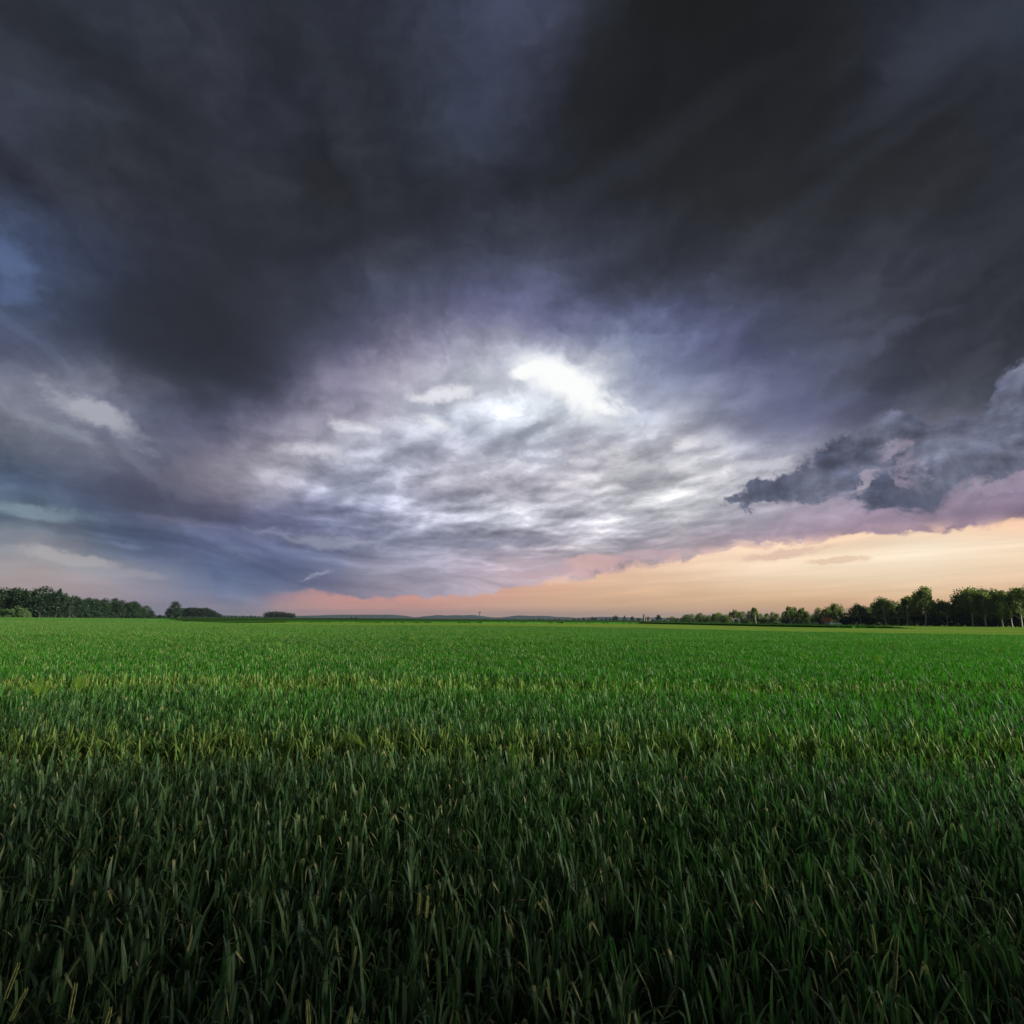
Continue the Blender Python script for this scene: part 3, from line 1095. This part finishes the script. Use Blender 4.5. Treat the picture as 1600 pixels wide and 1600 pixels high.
SPEC = {'broadleaf': [('broadleaf', 10, 9.0), ('broadleaf', 10, 7.5), ('broadleaf', 10, 11.0), ('broadleaf', 10, 8.2)],
        'birch': [('birch', 10, 6.0), ('birch', 10, 4.8), ('birch', 10, 5.4), ('birch', 10, 6.6)],
        'dark': [('broadleaf', 10, 9.0), ('broadleaf', 10, 8.0), ('broadleaf', 10, 10.5)],
        'conifer': [('conifer', 10, 4.6), ('conifer', 10, 5.5)],
        'bush': [('bush', 10, 15.0), ('bush', 10, 18.0)],
        'darkbush': [('bush', 10, 16.0), ('bush', 10, 19.0)]}
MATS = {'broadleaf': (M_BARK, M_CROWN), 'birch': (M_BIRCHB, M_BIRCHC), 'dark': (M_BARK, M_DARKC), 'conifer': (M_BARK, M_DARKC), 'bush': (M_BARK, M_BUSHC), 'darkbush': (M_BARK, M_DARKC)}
NAMES = {'broadleaf': 'broadleaf_tree', 'birch': 'birch_tree', 'dark': 'broadleaf_tree', 'conifer': 'conifer_tree', 'bush': 'bush', 'darkbush': 'bush'}
MESHES = {}
st = random.getstate()
for key, lst in SPEC.items():
    for i, (kd, H, W) in enumerate(lst):
        tb, cb = make_tree(kd, H, W, 100 + i * 7 + len(key))
        to = tb.build('trunk', [MATS[key][0]])
        co_ = cb.build('crown', [MATS[key][1]])
        MESHES.setdefault(key, []).append((to.data, co_.data))
        bpy.data.objects.remove(to)
        bpy.data.objects.remove(co_)
random.setstate(st)


def plant(key, px, dist, top, label, cat=None, group=None, vi=None, wide=1.0, sink=0.0):
    """a tree under photo column px at a forward distance, tall enough to reach photo row top"""
    d = px_dir(px, top)
    H = EYE + d.z / d.y * dist
    p = ground_at(px, dist)
    ms = MESHES[key]
    tm, cm = ms[(vi if vi is not None else random.randrange(len(ms))) % len(ms)]
    e = empty(NAMES[key], (p.x, p.y, 0.0 - sink), U(0, 6.283))
    s = H / 10.0 / 0.985
    e.scale = (s * wide, s * wide, s)
    for nm, m in (('trunk', tm), ('crown', cm)):
        o = bpy.data.objects.new(nm, m)
        scene.collection.objects.link(o)
        o.parent = e
    tag(e, label, cat or ('bush' if 'bush' in key else 'tree'), group)
    return e


def L2(pts, x):
    return float(np.interp(x, [p[0] for p in pts], [p[1] for p in pts]))


# --- the wood on the left: silhouette rows of the photo, front edge running away to the right
TOPL = [(-60, 926), (0, 924), (18, 922), (28, 927), (45, 928), (60, 930), (70, 928), (90, 930), (105, 935), (130, 938), (150, 936), (165, 938), (180, 939), (200, 940), (222, 947), (240, 953), (256, 962)]
G1 = 'trees of the dark wood on the left'
for i, px in enumerate(np.linspace(-45, 246, 30)):
    px += U(-2.5, 2.5)
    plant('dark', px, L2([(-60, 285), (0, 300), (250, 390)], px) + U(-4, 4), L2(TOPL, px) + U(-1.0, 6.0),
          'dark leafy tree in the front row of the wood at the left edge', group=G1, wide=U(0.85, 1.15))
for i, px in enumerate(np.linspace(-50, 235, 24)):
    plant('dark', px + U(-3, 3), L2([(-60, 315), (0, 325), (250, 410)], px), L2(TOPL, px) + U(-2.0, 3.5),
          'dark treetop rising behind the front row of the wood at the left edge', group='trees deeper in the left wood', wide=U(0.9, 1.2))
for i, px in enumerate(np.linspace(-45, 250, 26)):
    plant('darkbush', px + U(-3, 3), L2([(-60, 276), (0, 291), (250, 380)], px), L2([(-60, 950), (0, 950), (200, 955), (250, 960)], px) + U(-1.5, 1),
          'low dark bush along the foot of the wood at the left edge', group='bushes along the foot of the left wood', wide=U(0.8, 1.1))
for px, top, w, lab in [(20, 921.5, .8, 'first pointed treetop from the left above the wood'), (33, 920.5, .75, 'second pointed treetop from the left above the wood'),
                        (48, 920.5, .6, 'slim ragged treetop, third from the left above the wood'), (62, 920.5, 1.0, 'pointed treetop left of the tallest one above the wood'),
                        (87, 920.5, .99, 'tallest treetop standing above the left wood'), (98, 927, .6, 'small treetop leaning beside the tallest one of the left wood'),
                        (108, 931, .6, 'last small pointed treetop where the left wood steps down')]:
    plant('conifer' if w < 1 else 'dark', px, 300, top, lab, wide=w * 1.25)
plant('bush', 12, 268, 948, 'lighter green rounded bush before the left wood, nearest the frame edge', wide=0.85)
plant('bush', 26, 266, 945, 'tallest lighter green bush before the left wood', wide=0.7)
plant('bush', 38, 268, 949, 'lighter green bush before the left wood, right of the tallest one', wide=0.7)
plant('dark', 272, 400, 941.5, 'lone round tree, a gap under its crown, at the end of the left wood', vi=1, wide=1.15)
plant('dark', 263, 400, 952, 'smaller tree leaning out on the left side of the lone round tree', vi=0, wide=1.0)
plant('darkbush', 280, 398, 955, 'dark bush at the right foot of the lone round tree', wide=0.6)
G2 = 'bluish trees behind the lone round tree'
for i, px in enumerate(np.linspace(284, 344, 13)):
    plant('dark', px, 620, L2([(284, 951), (300, 950), (322, 950.5), (335, 955), (346, 960)], px) + U(-.3, 1), 'bluish distant tree in the clump right of the lone round tree', group=G2, wide=1.2)
for i, px in enumerate(np.linspace(350, 404, 10)):
    plant('dark', px, 1100, 962.3 + U(-.6, 1), 'tiny hazy tree between the two distant clumps on the left', group='tiny trees left of the flat-topped clump', wide=1.6)
for i, px in enumerate(np.linspace(415, 459, 11)):
    plant('dark', px, 760, L2([(413, 958.5), (420, 956), (437, 955.7), (450, 957.5), (461, 958.5)], px) + U(-.2, .6), 'dark tree of the flat-topped clump standing alone on the left horizon',
          group='trees of the flat-topped clump', wide=1.1)
for px, top, w in [(543, 965.6, 1.3), (549, 964.3, 1.6), (556, 964.4, 1.6), (562, 966, 1.2)]:
    plant('dark', px, 900, top, 'small dark round tree before the hills left of the mast', group='small trees before the hills left of the mast', wide=w)
for px, top in [(708, 968.3), (735, 968), (741, 968.2), (753, 968.2), (757, 968.0), (790, 968.6)]:
    plant('darkbush', px, 1100, top - 0.8, 'tiny dark bush on the horizon near the mast', group='tiny bushes near the mast', wide=1.3)
# --- middle right: dots growing into a row
G3 = 'small distant trees right of the hills'
for px, top in [(827, 967.2), (834, 967), (842, 966.6), (848, 967), (858, 967.4), (868, 966.8), (874, 967.2), (885, 967.6), (897, 966.4), (904, 966.4), (912, 966.2), (920, 967),
                (926, 964.6), (931, 965.5), (940, 967), (947, 966.3), (953, 966.6), (958, 966.4)]:
    plant('dark', px, 980, top - 0.3, 'small dark tree in the thin line between the hills and the church spire', group=G3, wide=1.5)
plant('dark', 962, 820, 962.4, 'round domed tree left of the church spire', wide=1.45)
plant('conifer', 976, 820, 961.8, 'pointed small tree between the domed tree and the spire', wide=1.9)
plant('dark', 988, 820, 963.6, 'rounded tree just left of the church spire', wide=1.35)
plant('dark', 998, 830, 965.8, 'low tree touching the left foot of the church spire', wide=1.6)
plant('dark', 1013, 830, 965.0, 'low tree at the right foot of the church spire', wide=1.5)
plant('dark', 1029, 780, 961.3, 'wide cone-shaped tree standing apart right of the church spire', wide=1.5)
plant('darkbush', 1020, 780, 968, 'low bush between the spire and the wide cone-shaped tree', wide=0.9)
plant('darkbush', 1038, 775, 968.5, 'low bush on the right of the wide cone-shaped tree', wide=0.9)
TOPR = [(1044, 964), (1052, 963), (1060, 964), (1066, 963), (1074, 960.5), (1080, 959), (1086, 963), (1096, 957.5), (1103, 961.5), (1112, 960), (1123, 957), (1132, 963), (1140, 957), (1150, 952.5), (1160, 954), (1172, 953.5),
        (1179, 948), (1186, 958), (1192, 960), (1197, 955), (1208, 955), (1216, 953), (1226, 953), (1231, 945.5), (1240, 947.5), (1250, 948), (1258, 953), (1266, 956), (1274, 960), (1280, 951), (1292, 950), (1302, 947), (1312, 942.5),
        (1320, 952), (1328, 955), (1335, 947), (1345, 943), (1352, 944), (1358, 953), (1366, 945), (1376, 937), (1386, 934), (1393, 940), (1400, 943), (1412, 930), (1425, 940), (1442, 920), (1456, 938), (1470, 941), (1480, 938), (1492, 941), (1500, 932), (1512, 921),
        (1525, 921), (1540, 922), (1550, 925), (1560, 923), (1570, 928), (1580, 930), (1590, 925), (1600, 922), (1660, 918)]
DR = [(1040, 640), (1100, 470), (1200, 380), (1300, 330), (1450, 275), (1600, 245), (1660, 235)]
G4 = 'trees filling the row on the right'
for i, px in enumerate(list(np.arange(1045, 1145, 5)) + list(np.arange(1145, 1380, 9.0)) + list(np.arange(1380, 1650, 12))):
    px = px + U(-1.5, 1.5)
    plant(random.choice(['broadleaf', 'broadleaf', 'birch']), px, L2(DR, px) + U(4, 14), L2(TOPR, px) + U(0.5, 5) * (1 if px > 1140 else 0.4),
          'leafy green tree filling the row on the right, between the pale trunks', group=G4, wide=U(0.85, 1.15) if px > 1145 else U(1.2, 1.6))
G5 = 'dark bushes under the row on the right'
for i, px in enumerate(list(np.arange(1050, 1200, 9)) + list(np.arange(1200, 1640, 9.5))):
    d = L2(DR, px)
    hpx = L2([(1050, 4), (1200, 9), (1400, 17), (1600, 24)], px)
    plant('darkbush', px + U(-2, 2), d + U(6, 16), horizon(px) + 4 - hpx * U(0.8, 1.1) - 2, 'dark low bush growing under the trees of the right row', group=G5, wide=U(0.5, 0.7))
BIR = [(1152, 952, 0, 'birch with a faint pale trunk at the left end of the tall right row'),
       (1181, 947, 1, 'narrow pointed tree sticking out above its neighbours, left part of the right row'),
       (1236, 946, 2, 'broad tree with a small separate tuft on its left top, right row'),
       (1251, 949, 0, 'birch with a bright white lower trunk, left of the orange-roofed hut'),
       (1294, 950, 3, 'dark leafy tree directly behind the orange-roofed hut'),
       (1311, 941.5, 1, 'tall double-crowned tree just right of the orange-roofed hut'),
       (1345, 943, 3, 'round dense birch two crowns right of the orange-roofed hut'),
       (1383, 934, 0, 'broad round birch with a bent white trunk, left of the tallest tree'),
       (1418, 928, 1, 'slender birch with a thin separate top, next on the left of the tallest tree'),
       (1446, 914, 2, 'tallest tree of the row, airy birch with sky showing through its top'),
       (1481, 937, 3, 'low dark rounded tree with a dim trunk right of the tallest birch'),
       (1519, 918, 0, 'leaning white-trunked birch, leftmost of the tall group at the right edge'),
       (1540, 920, 1, 'leaning white-trunked birch, second of the tall group at the right edge'),
       (1566, 920, 2, 'leaning white-trunked birch, third of the tall group at the right edge'),
       (1581, 926, 1, 'thin birch with a dim trunk between two brighter ones at the right edge'),
       (1596, 915, 3, 'birch with a forked pale trunk at the very right edge')]
for px, top, vi, lab in BIR:
    plant('birch', px, L2(DR, px) - 3, top, lab, cat='birch' if 'birch' in lab else 'tree', vi=vi, wide=1.1)

# --- unseen trees added right of the frame only to shade the near crop
for i, (x, y, H) in enumerate([(22.0, -6.0, 10.5), (23.5, -11.2, 11.5), (22, -16, 11), (25, -22, 12), (22, -28, 11.5), (26, -35, 12)]):
    tm, cm = MESHES['dark'][i % 3]
    e = empty('broadleaf_tree', (x, y, 0), U(0, 6.283))
    e.scale = (H / 10,) * 3
    for nm, m in (('trunk', tm), ('crown', cm)):
        o = bpy.data.objects.new(nm, m)
        scene.collection.objects.link(o)
        o.parent = e
    tag(e, 'unseen leafy tree added outside the right frame edge to shade the wheat', 'tree', 'trees added outside the frame for shade')
# ------------------------------------------------------------------ hut, mast, church, seed heads
M_ORANGE = diffuse('orange_tiles', (0.90, 0.24, 0.06), 0.7, 2.0, 0.2)
M_WALLP = diffuse('pale_plaster', (0.55, 0.52, 0.45), 0.9, 1.0, 0.15)
M_TEAL = diffuse('pale_green_sheeting', (0.42, 0.66, 0.52), 0.5, 1.0, 0.1)
M_DARK = diffuse('dark_opening', (0.03, 0.03, 0.03))
M_STEEL = diffuse('mast_steel', (0.04, 0.03, 0.03), 0.6)
M_STONE = diffuse('church_stone', (0.22, 0.19, 0.17), 0.9, 0.3, 0.2)
M_SLATE = diffuse('spire_slate', (0.07, 0.07, 0.09), 0.7, 0.3, 0.2)
M_TRIM = diffuse('painted_trim', (0.6, 0.6, 0.55))


def prism(name, parts, mat, parent):
    """parts: list of (verts, faces) joined into one mesh"""
    V, Fc = [], []
    for v, f in parts:
        k = len(V)
        V += v
        Fc += [tuple(k + i for i in q) for q in f]
    return mesh_obj(name, V, Fc, mat, parent)


def boxp(x0, x1, y0, y1, z0, z1):
    v = [(x0, y0, z0), (x1, y0, z0), (x1, y1, z0), (x0, y1, z0), (x0, y0, z1), (x1, y0, z1), (x1, y1, z1), (x0, y1, z1)]
    return v, [(0, 3, 2, 1), (4, 5, 6, 7), (0, 1, 5, 4), (1, 2, 6, 5), (2, 3, 7, 6), (3, 0, 4, 7)]


def gable(x0, x1, y0, y1, z0, z1, over=0.3):
    xm = (x0 + x1) / 2
    a, b, c, d = x0 - over, x1 + over, y0 - over, y1 + over
    t = 0.14
    v = [(a, c, z0), (xm, c, z1), (b, c, z0), (a, d, z0), (xm, d, z1), (b, d, z0),
         (a, c, z0 - t), (xm, c, z1 - t), (b, c, z0 - t), (a, d, z0 - t), (xm, d, z1 - t), (b, d, z0 - t)]
    return v, [(0, 3, 4, 1), (1, 4, 5, 2), (6, 7, 10, 9), (7, 8, 11, 10), (0, 1, 7, 6), (1, 2, 8, 7), (3, 9, 10, 4), (4, 10, 11, 5), (0, 6, 9, 3), (2, 5, 11, 8)]


p = ground_at(1299.5, 306)
hut = empty('hut', p, R(35))
hut.scale = (1.15, 1.15, 1.2)
tag(hut, 'small hut with a bright orange roof at the foot of the right tree row', 'hut')
xw = 1.35
wv, wf = boxp(-xw, xw, 0, 3.2, 0, 1.9)
gv = [(-xw, 0.0, 1.9), (xw, 0.0, 1.9), (0, 0.0, 3.25), (-xw, 3.2, 1.9), (xw, 3.2, 1.9), (0, 3.2, 3.25)]
prism('wall', [(wv, wf), (gv, [(0, 1, 2), (4, 3, 5), (1, 4, 5, 2), (3, 0, 2, 5)])], M_WALLP, hut)
prism('roof', [gable(-xw, xw, 0, 3.2, 1.85, 3.45, 0.4)], M_ORANGE, hut)
dr = prism('door', [boxp(-0.4, 0.4, -0.05, -0.003, 0.02, 1.75)], M_TRIM, hut)
prism('handle', [boxp(0.25, 0.31, -0.10, -0.053, 0.85, 0.93)], M_DARK, dr)
prism('window', [boxp(0.62, 1.1, -0.04, -0.003, 0.95, 1.5)], M_DARK, hut)

p = ground_at(1303.5, 300)
tun = empty('plastic_tunnel', p, R(-6))
tag(tun, 'low pale green plastic tunnel lying in front of the orange-roofed hut', 'tunnel')
V, Fc = [], []
n = 10
for j, x in enumerate(np.linspace(-2.6, 3.0, 9)):
    for i in range(n + 1):
        a = math.pi * i / n
        V.append((x, math.cos(a) * 1.1, math.sin(a) * 1.25 + 0.02))
for j in range(8):
    for i in range(n):
        a = j * (n + 1) + i
        Fc.append((a, a + 1, a + n + 2, a + n + 1))
Fc.append(tuple(range(n + 1)))
Fc.append(tuple(range(8 * (n + 1), 9 * (n + 1)))[::-1])
mesh_obj('cover', V, Fc, M_TEAL, tun, smooth=False)
for x in (-2.62, 0.2, 3.02):
    b = Buf()
    b.tube([(x, math.cos(math.pi * i / 10) * 1.13, math.sin(math.pi * i / 10) * 1.28) for i in range(11)], 0.035, 0, 5)
    b.build('hoop', [M_TRIM], tun, link=True)

# mast on the hill
d = 7600.0
p = ground_at(749.5, d)
mast = empty('radio_mast', (p.x, p.y, 18.0))
tag(mast, 'thin lone radio mast with a wider head rising above the hills', 'mast')
k = d / F
topz = (horizon(749.5) - 955.2) * k - 18
b = Buf()
b.tube([(0, 0, 0), (0, 0, topz * 0.55), (0, 0, topz * 0.8)], [7, 6, 5], 0, 8)
b.build('shaft', [M_STEEL], mast, link=True)
b = Buf()
b.tube([(0, 0, topz * 0.72), (0, 0, topz * 0.76), (0, 0, topz * 0.9), (0, 0, topz * 0.93)], [5.0, 13, 15, 6.0], 0, 12)
b.build('platform', [M_STEEL], mast, link=True)
b = Buf()
b.tube([(0, 0, topz * 0.93), (0, 0, topz * 1.06)], [2.0, 0.8], 0, 6)
b.build('antenna', [M_STEEL], mast, link=True)

# church
d = 1250.0
p = ground_at(1006.8, d)
ch = empty('church', p, R(20))
tag(ch, 'slim church tower with a pointed dark spire above the distant trees', 'church')
k = d / F
zt = EYE + (horizon(1006.8) - 958.0) * k
prism('tower', [boxp(-2.1, 2.1, -2.1, 2.1, 0, zt * 0.55)], M_STONE, ch)
z0, z1 = zt * 0.55, zt
prism('spire', [([(-2.4, -2.4, z0 + .003), (2.4, -2.4, z0 + .003), (2.4, 2.4, z0 + .003), (-2.4, 2.4, z0 + .003), (0, 0, z1)], [(0, 1, 4), (1, 2, 4), (2, 3, 4), (3, 0, 4), (3, 2, 1, 0)])], M_SLATE, ch)
prism('nave', [boxp(2.103, 15, -3.6, 3.6, 0, 6.0)], M_STONE, ch)
prism('roof', [([(2.11, -4, 6.0), (15.3, -4, 6.0), (15.3, 4, 6.0), (2.11, 4, 6.0), (2.11, 0, 10.0), (15.3, 0, 10.0)], [(0, 1, 5, 4), (2, 3, 4, 5), (1, 2, 5), (3, 0, 4), (3, 2, 1, 0)])], M_SLATE, ch)
for zz in (zt * 0.4, zt * 0.2):
    prism('window', [boxp(-0.5, 0.5, -2.14, -2.103, zz, zz + 1.8)], M_DARK, ch)


# pale seed heads standing in the near crop
def seed_head(px, py, ztop, tilt, az, label, L=0.085, group=None):
    d = px_dir(px, py)
    k = (ztop - EYE) / d.z
    top = Vector((d.x * k, d.y * k, ztop))
    ax = Vector((math.sin(tilt) * math.cos(az), math.sin(tilt) * math.sin(az), math.cos(tilt)))
    low = top - ax * L
    root = Vector((low.x - ax.x * 0.25, low.y - ax.y * 0.25, 0))
    e = empty('seed_head_stalk', root)
    tag(e, label, 'seed head', group)
    lo = low - root
    to = top - root
    b = Buf()
    b.tube([(0, 0, 0), (lo.x * 0.25, lo.y * 0.25, lo.z * 0.45), (lo.x * 0.65, lo.y * 0.65, lo.z * 0.8), tuple(lo)], [0.0022, 0.002, 0.0016, 0.0013], 0, 5)
    b.build('stem', [M_STEM], e, link=True)
    b = Buf()
    side = ax.cross(Vector((0, 1, 0.2))).normalized()
    fr = ax.cross(side).normalized()
    n = 15
    for i in range(n):
        f = (i + 0.5) / n
        c = lo + ax * (L * f)
        w = 0.0048 * math.sin(math.pi * (0.12 + 0.8 * f)) ** 0.5 + 0.0006
        for sgn, v in ((1, side), (-1, side), (1, fr), (-1, fr)):
            q = c + v * sgn * w * 0.72 + ax * U(-.001, .001)
            tip = q + ax * 0.0095 + v * sgn * 0.0018
            m = (q + tip) / 2
            b.tube([tuple(q), tuple(m + v * sgn * 0.0006), tuple(tip)], [0.0010, 0.0024, 0.0003], 0, 5)
    b.build('ear', [M_EARW], e, link=True)
    b = Buf()
    b.blade(tuple(lo * 0.55), U(0, 6.28), 0.2, 0.2, 0.011, 0.8, None, 8, True, 0.5, 0.5)
    b.build('leaf', [M_WHEAT], e, link=True)


SH = [(1362, 1448, .87, .05, 2.0, .085, 'upright yellow seed head, leftmost of the three close together at the lower right'),
      (1402, 1466, .87, .30, 0.2, .095, 'yellow seed head leaning right, middle one of the three at the lower right'),
      (1400, 1505, .86, .30, 0.3, .080, 'yellow seed head leaning right, lowest of the three at the lower right'),
      (1390, 1352, .87, .05, 1.0, .085, 'thin pale seed head standing above the three yellow ones at the lower right'),
      (1192, 1360, .86, .10, 3.6, .075, 'small pale seed head standing alone between the middle and the right'),
      (28, 1508, .86, .20, 0.3, .095, 'long seed head leaning right beside the left frame edge'),
      (40, 1548, .85, .35, 0.3, .080, 'lower seed head leaning right near the left frame edge'),
      (118, 1540, .86, .05, 1.5, .085, 'ragged yellow-green seed head standing upright in the lower left corner'),
      (655, 1398, .86, .04, 0.0, .075, 'left one of two thin brown seed heads left of the middle'),
      (668, 1402, .86, .04, 0.0, .075, 'right one of two thin brown seed heads left of the middle'),
      (172, 1578, .85, .15, 0.2, .06, 'small seed head low on the bottom frame edge at the left'),
      (548, 1578, .85, .15, 0.2, .06, 'small grey seed head low on the bottom frame edge left of the middle'),
      (480, 1566, .86, .25, 2.6, .085, 'yellow-green seed head leaning left on the bottom frame edge')]
for a_ in SH:
    seed_head(a_[0], a_[1], a_[2], a_[3], a_[4], a_[6], a_[5])


# awned barley plants that grew among the wheat
def barley(px, py, ztop, az, label, scale=1.0, group=None, droop=1.1):
    d = px_dir(px, py)
    k = (ztop - EYE) / d.z
    top = Vector((d.x * k, d.y * k, ztop))
    root = Vector((top.x, top.y, 0))
    e = empty('barley_plant', root)
    tag(e, label, 'barley', group)
    nst = 3
    st_, er, aw = Buf(), Buf(), Buf()
    for q in range(nst):
        a = az + U(-.5, .5)
        ox, oy = U(-.03, .03), U(-.03, .03)
        hz = ztop - U(0, .05)
        pts_ = [(ox, oy, 0), (ox, oy, hz * 0.6), (ox + math.cos(a) * .02, oy + math.sin(a) * .02, hz * 0.93), (ox + math.cos(a) * .05, oy + math.sin(a) * .05, hz)]
        st_.tube(pts_, [0.002, 0.0018, 0.0014, 0.0011], 0, 5)
        p = Vector(pts_[-1])
        th = 0.7
        for i in range(12):
            th += droop / 12
            dirv = Vector((math.sin(th) * math.cos(a), math.sin(th) * math.sin(a), math.cos(th)))
            nx_ = p + dirv * 0.007 * scale
            er.tube([tuple(p), tuple((p + nx_) / 2), tuple(nx_)], [0.0016, 0.0042 * scale, 0.0016], 0, 6)
            for s in range(4):
                aw.blade(tuple(nx_), a + U(-.35, .35), th + U(-.3, .25), U(0.11, 0.17) * scale, 0.0016, U(-0.1, 0.35), None, 5, False, 0, .5)
            p = nx_
    st_.build('stem', [M_STEM], e, link=True)
    er.build('ear', [M_BARLEY], e, link=True)
    aw.build('awns', [M_BARLEY], e, link=True)


barley(580, 1158, .93, math.pi, 'large yellow-green awned barley tuft drooping left over the wheel track', 1.25)
barley(365, 1150, .93, -0.3, 'feathery barley tuft leaning right over the wheel track, left part of the field', 1.1)
barley(735, 1038, .98, 1.2, 'upright bright barley tuft standing alone in the mid field near the centre', 1.5, droop=0.2)
barley(722, 1118, .94, 0.2, 'soft bright barley tuft just above the wheel track left of the centre', 1.2, droop=0.6)
barley(905, 1040, .95, 0.4, 'small barley tuft right of the centre in the mid field', 1.2)
barley(1165, 1000, 1.0, 1.2, 'tiny bright barley tuft far out in the field, right of the centre', 1.6, droop=0.3)
G6 = 'bright specks of barley far out in the field'
for px, py in [(215, 992), (265, 1012), (215, 1000), (390, 1003), (340, 1000), (440, 1010), (713, 1003), (650, 1002), (800, 1000), (880, 998), (1140, 1000), (1280, 1000), (1345, 1010), (1394, 1012),
               (1385, 1035), (1500, 1010), (1050, 1012), (980, 1000), (560, 1012), (120, 1080), (60, 1090), (1270, 1030), (1560, 1020), (1205, 985), (1420, 1000)]:
    barley(px, py, .97, U(0, 6.28), 'bright speck of barley standing above the wheat far out in the field', 1.7, G6, 0.6)
# ------------------------------------------------------------------ air
M_HAZE = bpy.data.materials.new('haze_air')
M_HAZE.use_nodes = True
t = M_HAZE.node_tree
t.nodes.clear()
pv = t.nodes.new('ShaderNodeVolumePrincipled')
pv.inputs['Color'].default_value = (0.22, 0.28, 0.42, 1)
pv.inputs['Density'].default_value = 0.00007
oo = t.nodes.new('ShaderNodeOutputMaterial')
t.links.new(pv.outputs[0], oo.inputs['Volume'])
v, f = boxp(-14000, 14000, -300, 14000, -1.0, 160.0)
hz = mesh_obj('haze', v, f, M_HAZE)
hz['kind'] = 'stuff'
hz['label'] = 'thin bluish haze in the far distance'
